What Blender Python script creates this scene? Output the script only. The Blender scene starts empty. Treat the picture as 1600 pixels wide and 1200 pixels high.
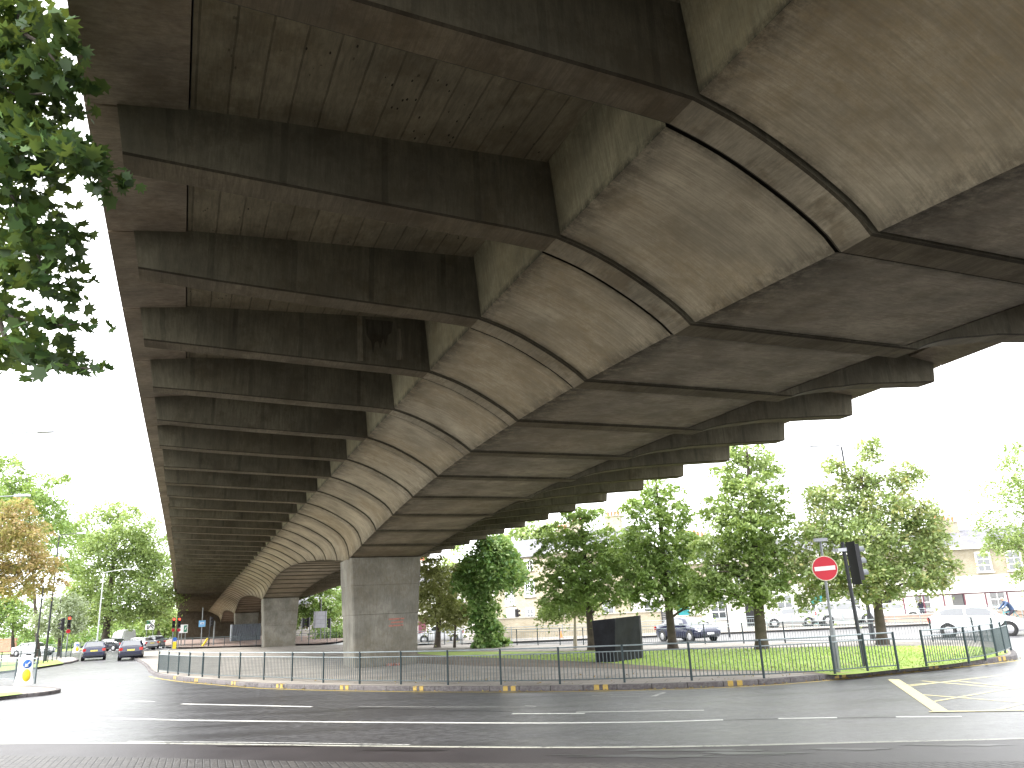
import bpy, math, random
import numpy as np
from mathutils import Vector, Matrix
random.seed(7); RNG = np.random.default_rng(7)
scene = bpy.context.scene
COL = scene.collection

# ------------------------------------------------------------------ camera
CAMH = 2.05
F = 1232.6            # focal length in pixels of a 1600 wide picture
PITCH, ROLL = 0.2831, -0.0468
_c, _s = math.cos(PITCH), math.sin(PITCH)
_r0, _u0 = np.array([1., 0, 0]), np.array([0, -_s, _c])
FW = np.array([0, _c, _s])
RT = _r0 * math.cos(ROLL) + _u0 * math.sin(ROLL)
UP = -_r0 * math.sin(ROLL) + _u0 * math.cos(ROLL)
cam = bpy.data.cameras.new('camera')
cam.sensor_width = 36; cam.lens = F / 1600 * 36
cam.clip_start = 0.1; cam.clip_end = 3000
co = bpy.data.objects.new('camera', cam); COL.objects.link(co)
m = Matrix([[RT[i], UP[i], -FW[i], 0] for i in range(3)] + [[0, 0, 0, 1]])
m[2][3] = CAMH
co.matrix_world = m
scene.camera = co

# ------------------------------------------------------------------ light
SUN_EL, SUN_AZ = math.radians(44), math.radians(-100)      # azimuth from +Y towards +X
w = bpy.data.worlds.new('World'); scene.world = w; w.use_nodes = True
nt = w.node_tree; nt.nodes.clear()
out = nt.nodes.new('ShaderNodeOutputWorld'); bg = nt.nodes.new('ShaderNodeBackground')
sky = nt.nodes.new('ShaderNodeTexSky'); sky.sky_type = 'NISHITA'; sky.sun_disc = False
sky.sun_elevation = SUN_EL; sky.sun_rotation = SUN_AZ
sky.air_density = 1.0; sky.dust_density = 3.0
hs = nt.nodes.new('ShaderNodeHueSaturation'); hs.inputs['Saturation'].default_value = 0.15
hs.inputs['Value'].default_value = 1.0
mx = nt.nodes.new('ShaderNodeMix'); mx.data_type = 'RGBA'; mx.inputs[0].default_value = 0.8
tc = nt.nodes.new('ShaderNodeTexCoord'); nz = nt.nodes.new('ShaderNodeTexNoise')
nz.inputs['Scale'].default_value = 1.8; nz.inputs['Detail'].default_value = 4
cr = nt.nodes.new('ShaderNodeValToRGB')
cr.color_ramp.elements[0].color = (10.5, 10.8, 11.4, 1); cr.color_ramp.elements[1].color = (15, 15, 15, 1)
cr.color_ramp.elements[0].position = .3; cr.color_ramp.elements[1].position = .7
nt.links.new(tc.outputs['Generated'], nz.inputs['Vector']); nt.links.new(nz.outputs['Fac'], cr.inputs[0])
nt.links.new(sky.outputs[0], hs.inputs['Color']); nt.links.new(hs.outputs[0], mx.inputs[6])
nt.links.new(cr.outputs[0], mx.inputs[7]); nt.links.new(mx.outputs[2], bg.inputs['Color'])
bg.inputs['Strength'].default_value = 0.12
nt.links.new(bg.outputs[0], out.inputs[0])
sl = bpy.data.lights.new('sun', 'SUN'); sl.energy = 2.0; sl.angle = math.radians(12); sl.color = (1, .96, .9)
so = bpy.data.objects.new('sun', sl); COL.objects.link(so)
sd = Vector((math.sin(SUN_AZ) * math.cos(SUN_EL), math.cos(SUN_AZ) * math.cos(SUN_EL), math.sin(SUN_EL)))
so.rotation_euler = sd.to_track_quat('Z', 'Y').to_euler(); so.location = sd * 50
vs = scene.view_settings; vs.view_transform = 'Standard'; vs.look = 'None'; vs.gamma = 1; vs.exposure = 1.88
vs.use_curve_mapping = False
scene.cycles.max_bounces = 8; scene.cycles.diffuse_bounces = 5; scene.cycles.transparent_max_bounces = 6

# ------------------------------------------------------------------ pixel -> world helpers (true ground positions)
def ray(px, py):
    return FW + RT * (px - 800) / F - UP * (py - 600) / F
def G(px, py, z=0.0):
    d = ray(px, py); t = (z - CAMH) / d[2]
    return np.array([d[0] * t, d[1] * t, z])
def W(px, py, D):
    return np.array([0, 0, CAMH]) + ray(px, py) * D
def depth(p):
    return float((np.array(p) - np.array([0, 0, CAMH])) @ FW)
def gdep(px, D):
    """ground point in picture column px at forward depth D"""
    lo, hi = 700, 1400
    for _ in range(50):
        mdl = (lo + hi) / 2
        if W(px, mdl, D)[2] > 0: lo = mdl
        else: hi = mdl
    p = W(px, lo, D); p[2] = 0
    return p

# ------------------------------------------------------------------ materials
MATS = {}
class N:
    def __init__(s, name):
        s.m = bpy.data.materials.new(name); s.m.use_nodes = True; s.t = s.m.node_tree; s.t.nodes.clear()
        s.o = s.t.nodes.new('ShaderNodeOutputMaterial'); s.b = s.t.nodes.new('ShaderNodeBsdfPrincipled')
        s.t.links.new(s.b.outputs[0], s.o.inputs[0])
    def n(s, typ, **kw):
        x = s.t.nodes.new(typ)
        for k, v in kw.items():
            if k in x.inputs: x.inputs[k].default_value = v
            else: setattr(x, k, v)
        return x
    def l(s, a, b): s.t.links.new(a, b)
    def noise(s, vec, scale, detail=4, rough=.6, stretch=None):
        if stretch:
            mp = s.n('ShaderNodeMapping'); mp.inputs['Scale'].default_value = stretch; s.l(vec, mp.inputs[0]); vec = mp.outputs[0]
        x = s.n('ShaderNodeTexNoise', Scale=scale, Detail=detail, Roughness=rough); s.l(vec, x.inputs['Vector']); return x.outputs['Fac']
    def ramp(s, fac, stops):
        x = s.n('ShaderNodeValToRGB'); e = x.color_ramp.elements
        while len(e) < len(stops): e.new(.5)
        for i, (p, c) in enumerate(stops):
            e[i].position = p; e[i].color = (*c, 1) if len(c) == 3 else c
        s.l(fac, x.inputs[0]); return x.outputs[0]
    def mix(s, fac, a, b, mode='MIX'):
        x = s.n('ShaderNodeMix', data_type='RGBA', blend_type=mode)
        for k, v in ((0, fac), (6, a), (7, b)):
            if hasattr(v, 'node'): s.l(v, x.inputs[k])
            else: x.inputs[k].default_value = v if k == 0 else (*v, 1)
        return x.outputs[2]
    def math(s, op, a, b=None):
        x = s.n('ShaderNodeMath', operation=op)
        for k, v in ((0, a), (1, b)):
            if v is None: continue
            if hasattr(v, 'node'): s.l(v, x.inputs[k])
            else: x.inputs[k].default_value = v
        return x.outputs[0]
    def bump(s, h, st=.3, dist=.02):
        x = s.n('ShaderNodeBump', Strength=st, Distance=dist); s.l(h, x.inputs['Height']); s.l(x.outputs[0], s.b.inputs['Normal'])
    def col(s, c): 
        if hasattr(c, 'node'): s.l(c, s.b.inputs['Base Color'])
        else: s.b.inputs['Base Color'].default_value = (*c, 1)
    def rough(s, r):
        if hasattr(r, 'node'): s.l(r, s.b.inputs['Roughness'])
        else: s.b.inputs['Roughness'].default_value = r
def plain(name, c, rough=.5, metal=0, emit=None, es=1, var=.12):
    if name in MATS: return MATS[name]
    n = N(name); tc = n.n('ShaderNodeTexCoord')
    f = n.noise(tc.outputs['Object'], 3.5, 5)
    a = tuple(v * (1 - var) for v in c); b = tuple(min(1, v * (1 + var)) for v in c)
    n.col(n.ramp(f, [(.3, a), (.7, b)])); n.rough(rough); n.b.inputs['Metallic'].default_value = metal
    if emit: n.b.inputs['Emission Color'].default_value = (*emit, 1); n.b.inputs['Emission Strength'].default_value = es
    MATS[name] = n.m; return n.m

def concrete(name, base, stretch, streak=.5, blotch=.6, boards=None, dark=(.010, .0085, .005), stainscale=.9, brown=.4, pits=0.0):
    """weathered board-marked concrete; UV in metres (u along the deck, v across it)"""
    n = N(name); uv = n.n('ShaderNodeUVMap').outputs[0]
    tc = n.n('ShaderNodeTexCoord').outputs['Object']
    lo = tuple(v * .7 for v in base); hi = tuple(v * 1.2 for v in base)
    f1 = n.noise(tc, stainscale, 6, .62)
    c = n.ramp(f1, [(.36, lo), (.64, hi)])
    f2 = n.noise(uv, 2.3, 7, .72, stretch)                       # streaks
    c = n.mix(n.math('MULTIPLY', n.ramp(f2, [(.47, (0, 0, 0)), (.62, (1, 1, 1))]), streak * 1.25), c, tuple(v * .3 for v in base))
    f2b = n.noise(uv, 4.1, 5, .65, stretch)
    c = n.mix(n.math('MULTIPLY', n.ramp(f2b, [(.52, (0, 0, 0)), (.66, (1, 1, 1))]), streak * .6), c, tuple(v * 1.6 for v in base))
    f3 = n.noise(tc, stainscale * 1.7, 8, .7)
    c = n.mix(n.math('MULTIPLY', n.ramp(f3, [(.5, (0, 0, 0)), (.6, (1, 1, 1))]), blotch * 1.1), c, (base[0] * .42, base[1] * .36, base[2] * .28))
    f5 = n.noise(tc, .23, 5, .6)
    c = n.mix(n.math('MULTIPLY', n.ramp(f5, [(.48, (0, 0, 0)), (.58, (1, 1, 1))]), n.math('MULTIPLY', n.ramp(n.noise(tc, 5, 6, .8), [(.35, (.2, .2, .2)), (.6, (1, 1, 1))]), brown)), c, (base[0] * .62, base[1] * .52, base[2] * .36))
    f6 = n.noise(uv, 8, 5, .75, stretch)
    c = n.mix(n.math('MULTIPLY', n.ramp(f6, [(.42, (0, 0, 0)), (.62, (1, 1, 1))]), .4), c, tuple(v * .42 for v in base))
    f7 = n.noise(tc, 22, 3, .7)
    c = n.mix(n.math('MULTIPLY', n.ramp(f7, [(.5, (0, 0, 0)), (.8, (1, 1, 1))]), .3), c, tuple(v * .5 for v in base))
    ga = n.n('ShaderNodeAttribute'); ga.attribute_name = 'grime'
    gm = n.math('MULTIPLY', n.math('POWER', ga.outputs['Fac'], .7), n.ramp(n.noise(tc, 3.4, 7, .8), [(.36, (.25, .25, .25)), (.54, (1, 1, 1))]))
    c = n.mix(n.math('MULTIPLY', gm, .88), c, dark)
    h = n.math('ADD', n.noise(tc, 9, 6, .7), f2)
    if boards:
        sp = n.n('ShaderNodeSeparateXYZ'); n.l(uv, sp.inputs[0])
        ax = sp.outputs[boards[0]]
        wob = n.math('MULTIPLY', n.noise(uv, .8, 3), .05)
        fr = n.math('FRACT', n.math('DIVIDE', n.math('ADD', ax, wob), boards[1]))
        ln = n.math('LESS_THAN', fr, .07)
        c = n.mix(n.math('MULTIPLY', ln, n.math('MULTIPLY', n.noise(tc, 2.2, 4), boards[2])), c, dark)
        bid = n.math('FLOOR', n.math('DIVIDE', n.math('ADD', ax, wob), boards[1]))
        wn = n.n('ShaderNodeTexWhiteNoise', noise_dimensions='1D'); n.l(bid, wn.inputs['W'])
        c = n.mix(n.math('MULTIPLY', wn.outputs[0], .3), c, tuple(v * .55 for v in base))
        h = n.math('SUBTRACT', h, n.math('MULTIPLY', ln, .8))
    if pits:
        vp = n.n('ShaderNodeTexVoronoi', Scale=5.5); mp = n.n('ShaderNodeMapping'); mp.inputs['Scale'].default_value = (1, 2.2, 1); n.l(uv, mp.inputs[0]); n.l(mp.outputs[0], vp.inputs['Vector'])
        pm = n.math('LESS_THAN', vp.outputs['Distance'], .14)
        pm = n.math('MULTIPLY', pm, n.ramp(n.noise(tc, 1.1, 3), [(.5, (0, 0, 0)), (.6, (1, 1, 1))]))
        c = n.mix(n.math('MULTIPLY', pm, pits), c, dark)
    n.b.inputs['Specular IOR Level'].default_value = .2
    n.col(c); n.rough(.9); n.bump(h, .45, .014)
    MATS[name] = n.m; return n.m

B = (.27, .245, .205)
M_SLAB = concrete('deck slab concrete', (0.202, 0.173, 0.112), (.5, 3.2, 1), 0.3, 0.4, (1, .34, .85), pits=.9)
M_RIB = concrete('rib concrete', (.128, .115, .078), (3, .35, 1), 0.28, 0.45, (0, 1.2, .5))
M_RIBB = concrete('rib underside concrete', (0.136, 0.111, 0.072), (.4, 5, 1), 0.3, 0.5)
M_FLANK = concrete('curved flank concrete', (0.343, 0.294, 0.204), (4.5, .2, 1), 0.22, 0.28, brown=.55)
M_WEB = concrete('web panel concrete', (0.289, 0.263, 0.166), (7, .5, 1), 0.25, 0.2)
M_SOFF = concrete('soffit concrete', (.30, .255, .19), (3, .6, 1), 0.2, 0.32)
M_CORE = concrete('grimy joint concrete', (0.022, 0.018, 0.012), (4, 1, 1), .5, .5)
M_STRIP = concrete('rib strip concrete', (.25, .215, .15), (.5, 4, 1), .3, .5)
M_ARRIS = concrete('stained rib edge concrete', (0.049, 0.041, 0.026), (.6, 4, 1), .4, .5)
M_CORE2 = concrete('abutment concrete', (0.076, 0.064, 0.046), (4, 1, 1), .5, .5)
M_PIER = concrete('pier concrete', (.25, .24, .205), (5, .5, 1), 0.2, 0.25)
M_FASC = concrete('fascia concrete', (0.245, 0.201, 0.143), (4, 1, 1), 0.3, 0.35)

def asphalt():
    n = N('wet asphalt'); tc = n.n('ShaderNodeTexCoord').outputs['Object']
    f = n.noise(tc, .35, 6, .6); g = n.noise(tc, 45, 3, .8); k = n.noise(tc, .5, 4, .5, (.35, 2.2, 1))
    c = n.ramp(f, [(.3, (.026, .026, .028)), (.7, (.046, .045, .049))]); g2 = n.noise(tc, 16, 4, .85)
    c = n.mix(n.ramp(g, [(.42, (0, 0, 0)), (.75, (.55, .55, .55))]), c, (.09, .09, .095))
    c = n.mix(n.ramp(g2, [(.5, (0, 0, 0)), (.72, (.75, .75, .75))]), c, (.15, .15, .16)); c = n.mix(n.ramp(g2, [(.28, (.8, .8, .8)), (.45, (0, 0, 0))]), c, (.012, .012, .013))
    g3 = n.noise(tc, 5.5, 6, .9); c = n.mix(n.ramp(g3, [(.5, (0, 0, 0)), (.6, (.85, .85, .85))]), c, (.12, .12, .127)); c = n.mix(n.ramp(g3, [(.4, (.9, .9, .9)), (.49, (0, 0, 0))]), c, (.012, .012, .014))
    c = n.mix(n.math('MULTIPLY', n.ramp(k, [(.5, (0, 0, 0)), (.66, (1, 1, 1))]), .5), c, (.022, .021, .023))
    n.col(c); n.rough(n.math('ADD', n.math('MULTIPLY', n.ramp(k, [(.4, (0, 0, 0)), (.65, (1, 1, 1))]), -.1), n.math('ADD', n.math('MULTIPLY', g2, .16), .33)))
    n.b.inputs['IOR'].default_value = 1.75
    n.bump(n.math('ADD', n.noise(tc, 60, 3, .8), n.math('MULTIPLY', n.noise(tc, 18, 3), .6)), .5, .008)
    MATS['asphalt'] = n.m; return n.m
M_ASPH = asphalt()
def ground_mat(name, c1, c2, scale, c3=None, rough=.9, slabs=None, gscale=30, bump=.3):
    n = N(name); tc = n.n('ShaderNodeTexCoord').outputs['Object']
    c = n.ramp(n.noise(tc, scale, 6, .65), [(.32, c1), (.68, c2)])
    c = n.mix(n.math('MULTIPLY', n.ramp(n.noise(tc, gscale, 4, .8), [(.4, (0, 0, 0)), (.7, (1, 1, 1))]), .35), c, tuple(v * .55 for v in c1))
    if c3: c = n.mix(n.ramp(n.noise(tc, scale * 2.3, 5), [(.55, (0, 0, 0)), (.66, (1, 1, 1))]), c, c3)
    h = n.noise(tc, gscale, 5, .8)
    if slabs:
        br = n.n('ShaderNodeTexBrick', **{'Scale': 1, 'Mortar Size': .012, 'Brick Width': slabs[0], 'Row Height': slabs[1]})
        br.inputs['Color1'].default_value = (1, 1, 1, 1); br.inputs['Color2'].default_value = (.82, .82, .82, 1); br.inputs['Mortar'].default_value = (.45, .43, .4, 1)
        mp = n.n('ShaderNodeMapping'); mp.inputs['Rotation'].default_value = (0, 0, slabs[2]); n.l(tc, mp.inputs[0]); n.l(mp.outputs[0], br.inputs['Vector'])
        c = n.mix(1.0, c, br.outputs['Color'], 'MULTIPLY')
    n.col(c); n.rough(rough); n.bump(h, bump, .02)
    MATS[name] = n.m; return n.m
M_PAVE = ground_mat('paving', (.25, .225, .195), (.38, .35, .31), .5, slabs=(.9, .6, .3))
M_TARM = ground_mat('smooth tarmac', (.022, .018, .02), (.04, .034, .036), .9, rough=.5, gscale=80, bump=.1); M_TARM.node_tree.nodes['Principled BSDF'].inputs['Specular IOR Level'].default_value = .5
M_WET = plain('wet tarmac', (.016, .013, .015), .36)
M_GRASS = ground_mat('lawn', (.2, .3, .05), (.32, .42, .09), .7, (.3, .29, .12), gscale=14, bump=.6)
M_DIRT = ground_mat('bare earth', (.13, .1, .075), (.21, .17, .13), .8, gscale=12, bump=.6)
M_KERB = ground_mat('kerb stone', (.055, .047, .05), (.12, .105, .105), 1.4, gscale=25)
def kerbmat():
    n = N('kerb stones'); uv = n.n('ShaderNodeUVMap').outputs[0]; tc = n.n('ShaderNodeTexCoord').outputs['Object']
    sp = n.n('ShaderNodeSeparateXYZ'); n.l(uv, sp.inputs[0]); q = n.math('DIVIDE', sp.outputs[0], .915)
    wn = n.n('ShaderNodeTexWhiteNoise', noise_dimensions='1D'); n.l(n.math('FLOOR', q), wn.inputs['W'])
    c = n.mix(wn.outputs[0], (.05, .042, .045), (.105, .092, .092))
    c = n.mix(n.ramp(n.noise(tc, 9, 6, .8), [(.42, (0, 0, 0)), (.62, (.8, .8, .8))]), c, (.16, .15, .145))
    j = n.math('LESS_THAN', n.math('FRACT', q), .025); c = n.mix(j, c, (.015, .012, .01)); n.col(c); n.rough(.8)
    n.bump(n.math('SUBTRACT', n.noise(tc, 14, 5, .7), n.math('MULTIPLY', j, 2.0)), .5, .02); MATS['kerb'] = n.m; return n.m
M_KERB = kerbmat()
def brickmat(name, a, b, mortar=(.45, .43, .38), sc=1.0):
    n = N(name); uv = n.n('ShaderNodeUVMap').outputs[0]
    br = n.n('ShaderNodeTexBrick', **{'Scale': sc, 'Mortar Size': .008, 'Brick Width': .22, 'Row Height': .075})
    br.inputs['Color1'].default_value = (*a, 1); br.inputs['Color2'].default_value = (*b, 1); br.inputs['Mortar'].default_value = (*mortar, 1)
    n.l(uv, br.inputs['Vector']); tc = n.n('ShaderNodeTexCoord').outputs['Object']
    c = n.mix(n.math('MULTIPLY', n.ramp(n.noise(tc, .7, 6), [(.4, (0, 0, 0)), (.7, (1, 1, 1))]), .45), br.outputs['Color'], tuple(v * .6 for v in a))
    n.col(c); n.rough(.9); MATS[name] = n.m; return n.m
M_YBRICK = brickmat('london stock brick', (.31, .26, .17), (.38, .33, .24))
M_RBRICK = brickmat('red brick', (.3, .09, .06), (.36, .13, .09))
def setts():
    n = N('granite setts'); tc = n.n('ShaderNodeTexCoord').outputs['Object']
    br = n.n('ShaderNodeTexBrick', **{'Scale': 1, 'Mortar Size': .012, 'Brick Width': .2, 'Row Height': .11, 'Mortar Smooth': .4})
    br.inputs['Color1'].default_value = (.075, .07, .066, 1); br.inputs['Color2'].default_value = (.05, .047, .046, 1); br.inputs['Mortar'].default_value = (.03, .028, .026, 1)
    mp = n.n('ShaderNodeMapping'); mp.inputs['Rotation'].default_value = (0, 0, 1.2); n.l(tc, mp.inputs[0]); n.l(mp.outputs[0], br.inputs['Vector'])
    n.b.inputs['Specular IOR Level'].default_value = .45; n.col(br.outputs['Color']); n.rough(.55); n.bump(n.math('SUBTRACT', n.noise(tc, 14, 3), br.outputs['Fac']), .8, .02); MATS['setts'] = n.m; return n.m
M_SETT = setts()
def paintmat(name, c, wear=.5, rough=.45):
    n = N(name); tc = n.n('ShaderNodeTexCoord').outputs['Object']
    f = n.noise(tc, 14, 6, .75)
    f2 = n.noise(tc, 1.3, 3)
    f = n.math('ADD', n.math('MULTIPLY', f, .7), n.math('MULTIPLY', f2, .3))
    n.col(n.mix(n.ramp(f, [(.5 + .12 * (1 - wear), (0, 0, 0)), (.6 + .12 * (1 - wear), (1, 1, 1))]), c, (.08, .08, .08))); n.rough(rough)
    n.bump(n.noise(tc, 60, 3, .8), .4, .006)
    MATS[name] = n.m; return n.m
M_WLINE = paintmat('white road paint', (.78, .78, .74), .35)
M_WFAINT = paintmat('worn white road paint', (.5, .5, .48), 1.0)
M_YLINE = paintmat('yellow road paint', (.7, .52, .12), .6)
M_YBOX = paintmat('pale yellow road paint', (.72, .62, .3), .55)
M_BLIP = paintmat('yellow kerb paint', (.4, .27, .05), .8)

def leafmat(name, cols, trans=.42):
    n = N(name)
    at = n.n('ShaderNodeAttribute'); at.attribute_name = 'tint'
    k = len(cols); c = n.ramp(at.outputs['Fac'], [(i / max(1, k - 1), cc) for i, cc in enumerate(cols)])
    n.t.nodes.remove(n.b)
    d = n.n('ShaderNodeBsdfDiffuse'); t = n.n('ShaderNodeBsdfTranslucent'); g = n.n('ShaderNodeBsdfGlossy', Roughness=.45)
    g.inputs['Color'].default_value = (.6, .6, .6, 1)
    n.l(c, d.inputs[0]); n.l(n.mix(.5, c, (.3, .36, .05)), t.inputs[0])
    m1 = n.n('ShaderNodeMixShader', Fac=trans) if False else n.n('ShaderNodeMixShader'); m1.inputs[0].default_value = trans
    n.l(d.outputs[0], m1.inputs[1]); n.l(t.outputs[0], m1.inputs[2])
    m2 = n.n('ShaderNodeMixShader'); m2.inputs[0].default_value = .05; n.l(m1.outputs[0], m2.inputs[1]); n.l(g.outputs[0], m2.inputs[2])
    n.l(m2.outputs[0], n.o.inputs[0]); MATS[name] = n.m; return n.m
L_GREEN = leafmat('mid green leaves', [(0.09, 0.16, 0.04), (0.23, 0.35, 0.1), (0.4, 0.52, 0.2)])
L_LIGHT = leafmat('light green leaves', [(0.1, 0.17, 0.05), (0.26, 0.36, 0.12), (0.44, 0.54, 0.24)])
L_OLIVE = leafmat('olive leaves', [(.14, .17, .05), (.32, .34, .13), (.48, .5, .24)])
L_IVY = leafmat('ivy leaves', [(.035, .1, .03), (.14, .28, .07), (.45, .58, .25)])
L_ORANGE = leafmat('autumn leaves', [(0.2, 0.24, 0.09), (0.36, 0.27, 0.12), (0.5, 0.34, 0.18)])
L_GREY = leafmat('silvery leaves', [(0.18, 0.23, 0.13), (0.34, 0.4, 0.26), (0.48, 0.54, 0.4)])
L_PLANE = leafmat('plane leaves', [(0.018, 0.045, 0.014), (0.04, 0.09, 0.027), (0.11, 0.2, 0.045)], .22)
M_BARK = ground_mat('bark', (.05, .04, .03), (.11, .09, .07), 3, gscale=18)

# ------------------------------------------------------------------ mesh helpers
class MB:
    def __init__(s): s.v = []; s.f = []; s.uv = []; s.mi = []; s.sm = []; s.g = {}
    def face(s, pts, uv=None, mi=0, sm=False):
        i = len(s.v); s.v += [tuple(map(float, p)) for p in pts]; s.f.append(tuple(range(i, i + len(pts))))
        s.uv.append(uv if uv else [(0, 0)] * len(pts)); s.mi.append(mi); s.sm.append(sm)
    def grid(s, rows, uvs=None, mi=0, sm=True, closed=False, gr=None):
        """rows: list of lists of points; quads between, shared vertices"""
        base = len(s.v); nr, nc = len(rows), len(rows[0])
        for r in rows: s.v += [tuple(map(float, p)) for p in r]
        if gr:
            for i in range(nr):
                for j in range(nc): s.g[base + i * nc + j] = gr[i][j]
        for i in range(nr - 1):
            for j in range(nc if closed else nc - 1):
                j2 = (j + 1) % nc
                a, b, c, d = base + i * nc + j, base + i * nc + j2, base + (i + 1) * nc + j2, base + (i + 1) * nc + j
                s.f.append((a, b, c, d)); s.mi.append(mi); s.sm.append(sm)
                s.uv.append([uvs[i][j], uvs[i][j2], uvs[i + 1][j2], uvs[i + 1][j]] if uvs else [(0, 0)] * 4)
    def box(s, c, d, rot=0, mi=0, tilt=None):
        hx, hy, hz = d[0] / 2, d[1] / 2, d[2] / 2; R = Matrix.Rotation(rot, 3, 'Z')
        if tilt is not None: R = R @ tilt
        P = [np.array(c) + np.array(R @ Vector((x * hx, y * hy, z * hz))) for x in (-1, 1) for y in (-1, 1) for z in (-1, 1)]
        L = [(x * d[0], y * d[1], z * d[2]) for x in (0, 1) for y in (0, 1) for z in (0, 1)]
        for q, ax in (((0, 1, 3, 2), (1, 2)), ((4, 6, 7, 5), (1, 2)), ((0, 4, 5, 1), (0, 2)), ((2, 3, 7, 6), (0, 2)), ((0, 2, 6, 4), (0, 1)), ((1, 5, 7, 3), (0, 1))):
            s.face([P[i] for i in q], [(L[i][ax[0]], L[i][ax[1]]) for i in q], mi)
    def tube(s, pts, rad, n=8, mi=0, caps=True):
        pts = [Vector(p) for p in pts]; rows = []
        rad = rad if hasattr(rad, '__len__') else [rad] * len(pts)
        for i, p in enumerate(pts):
            t = (pts[min(i + 1, len(pts) - 1)] - pts[max(i - 1, 0)]).normalized()
            a = t.cross(Vector((0, 0, 1))) if abs(t.z) < .95 else t.cross(Vector((1, 0, 0)))
            a.normalize(); b = t.cross(a)
            rows.append([p + (a * math.cos(2 * math.pi * k / n) + b * math.sin(2 * math.pi * k / n)) * rad[i] for k in range(n)])
        s.grid(rows, None, mi, True, True)
        if caps:
            s.face(rows[0][::-1], None, mi); s.face(rows[-1], None, mi)
    def lathe(s, prof, c=(0, 0, 0), axis='Z', n=20, mi=0, rot=None):
        rows = []
        for r, h in prof:
            row = []
            for k in range(n):
                a = 2 * math.pi * k / n
                p = Vector((r * math.cos(a), r * math.sin(a), h)) if axis == 'Z' else (Vector((r * math.cos(a), h, r * math.sin(a))) if axis == 'Y' else Vector((h, r * math.cos(a), r * math.sin(a))))
                if rot is not None: p = rot @ p
                row.append(np.array(c) + np.array(p))
            rows.append(row)
        s.grid(rows, None, mi, True, True)
        s.face(rows[0], None, mi); s.face(rows[-1][::-1], None, mi)
    def prism(s, poly, z0, z1, mi=0, uvw=True):
        """poly list of (x,y) ccw"""
        n = len(poly)
        s.face([(x, y, z1) for x, y in poly], [(x, y) for x, y in poly], mi)
        s.face([(x, y, z0) for x, y in poly][::-1], [(x, y) for x, y in poly][::-1], mi)
        L = 0
        for i in range(n):
            a, b = poly[i], poly[(i + 1) % n]; d = math.dist(a, b)
            s.face([(*a, z0), (*b, z0), (*b, z1), (*a, z1)], [(L, z0), (L + d, z0), (L + d, z1), (L, z1)], mi); L += d
    def build(s, name, mats, parent=None, loc=None, bevel=0, fix=True, weld=False):
        me = bpy.data.meshes.new(name); me.from_pydata(s.v, [], s.f)
        for mt in (mats if isinstance(mats, (list, tuple)) else [mats]): me.materials.append(mt)
        uvl = me.uv_layers.new(name='UVMap'); flat = [c for f in s.uv for p in f for c in p]
        uvl.data.foreach_set('uv', flat)
        me.polygons.foreach_set('material_index', s.mi); me.polygons.foreach_set('use_smooth', s.sm)
        if s.g:
            at = me.attributes.new('grime', 'FLOAT', 'POINT'); at.data.foreach_set('value', [s.g.get(i, 0.0) for i in range(len(s.v))])
        if weld or fix:
            import bmesh
            bm = bmesh.new(); bm.from_mesh(me)
            if weld: bmesh.ops.remove_doubles(bm, verts=bm.verts, dist=1e-4)
            if fix: bmesh.ops.recalc_face_normals(bm, faces=bm.faces)
            bm.to_mesh(me); bm.free()
        o = bpy.data.objects.new(name, me); COL.objects.link(o)
        if loc is not None: o.location = loc
        if parent: o.parent = parent
        if bevel:
            b = o.modifiers.new('bevel', 'BEVEL'); b.width = bevel; b.segments = 2; b.limit_method = 'ANGLE'
        return o
def thing(name, label, cat, loc=(0, 0, 0), rz=0, group=None):
    o = bpy.data.objects.new(name, None); COL.objects.link(o); o.location = tuple(map(float, loc)); o.rotation_euler = (0, 0, rz)
    o.empty_display_size = .2; o['label'] = label; o['category'] = cat
    if group: o['group'] = group
    return o
def tag(o, label, cat, group=None):
    o['label'] = label; o['category'] = cat
    if group: o['group'] = group
    return o
def struct(o): o['kind'] = 'structure'; return o
def dup(o, loc, rz=0, label=None, group=None):
    r = o.copy(); COL.objects.link(r); r.location = tuple(map(float, loc)); r.rotation_euler = (0, 0, rz)
    if label: r['label'] = label
    if group: r['group'] = group
    for ch in list(o.children):
        c = ch.copy(); COL.objects.link(c); c.parent = r
        for g in ch.children:
            d = g.copy(); COL.objects.link(d); d.parent = c
    return r
def smooth(pts, k=6):
    pts = [np.array(p, float) for p in pts]; o = []
    for i in range(len(pts) - 1):
        p0 = pts[max(i - 1, 0)]; p1 = pts[i]; p2 = pts[i + 1]; p3 = pts[min(i + 2, len(pts) - 1)]
        for j in range(k):
            t = j / k
            o.append(.5 * ((2 * p1) + (-p0 + p2) * t + (2 * p0 - 5 * p1 + 4 * p2 - p3) * t * t + (-p0 + 3 * p1 - 3 * p2 + p3) * t ** 3))
    o.append(pts[-1]); return o

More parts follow.
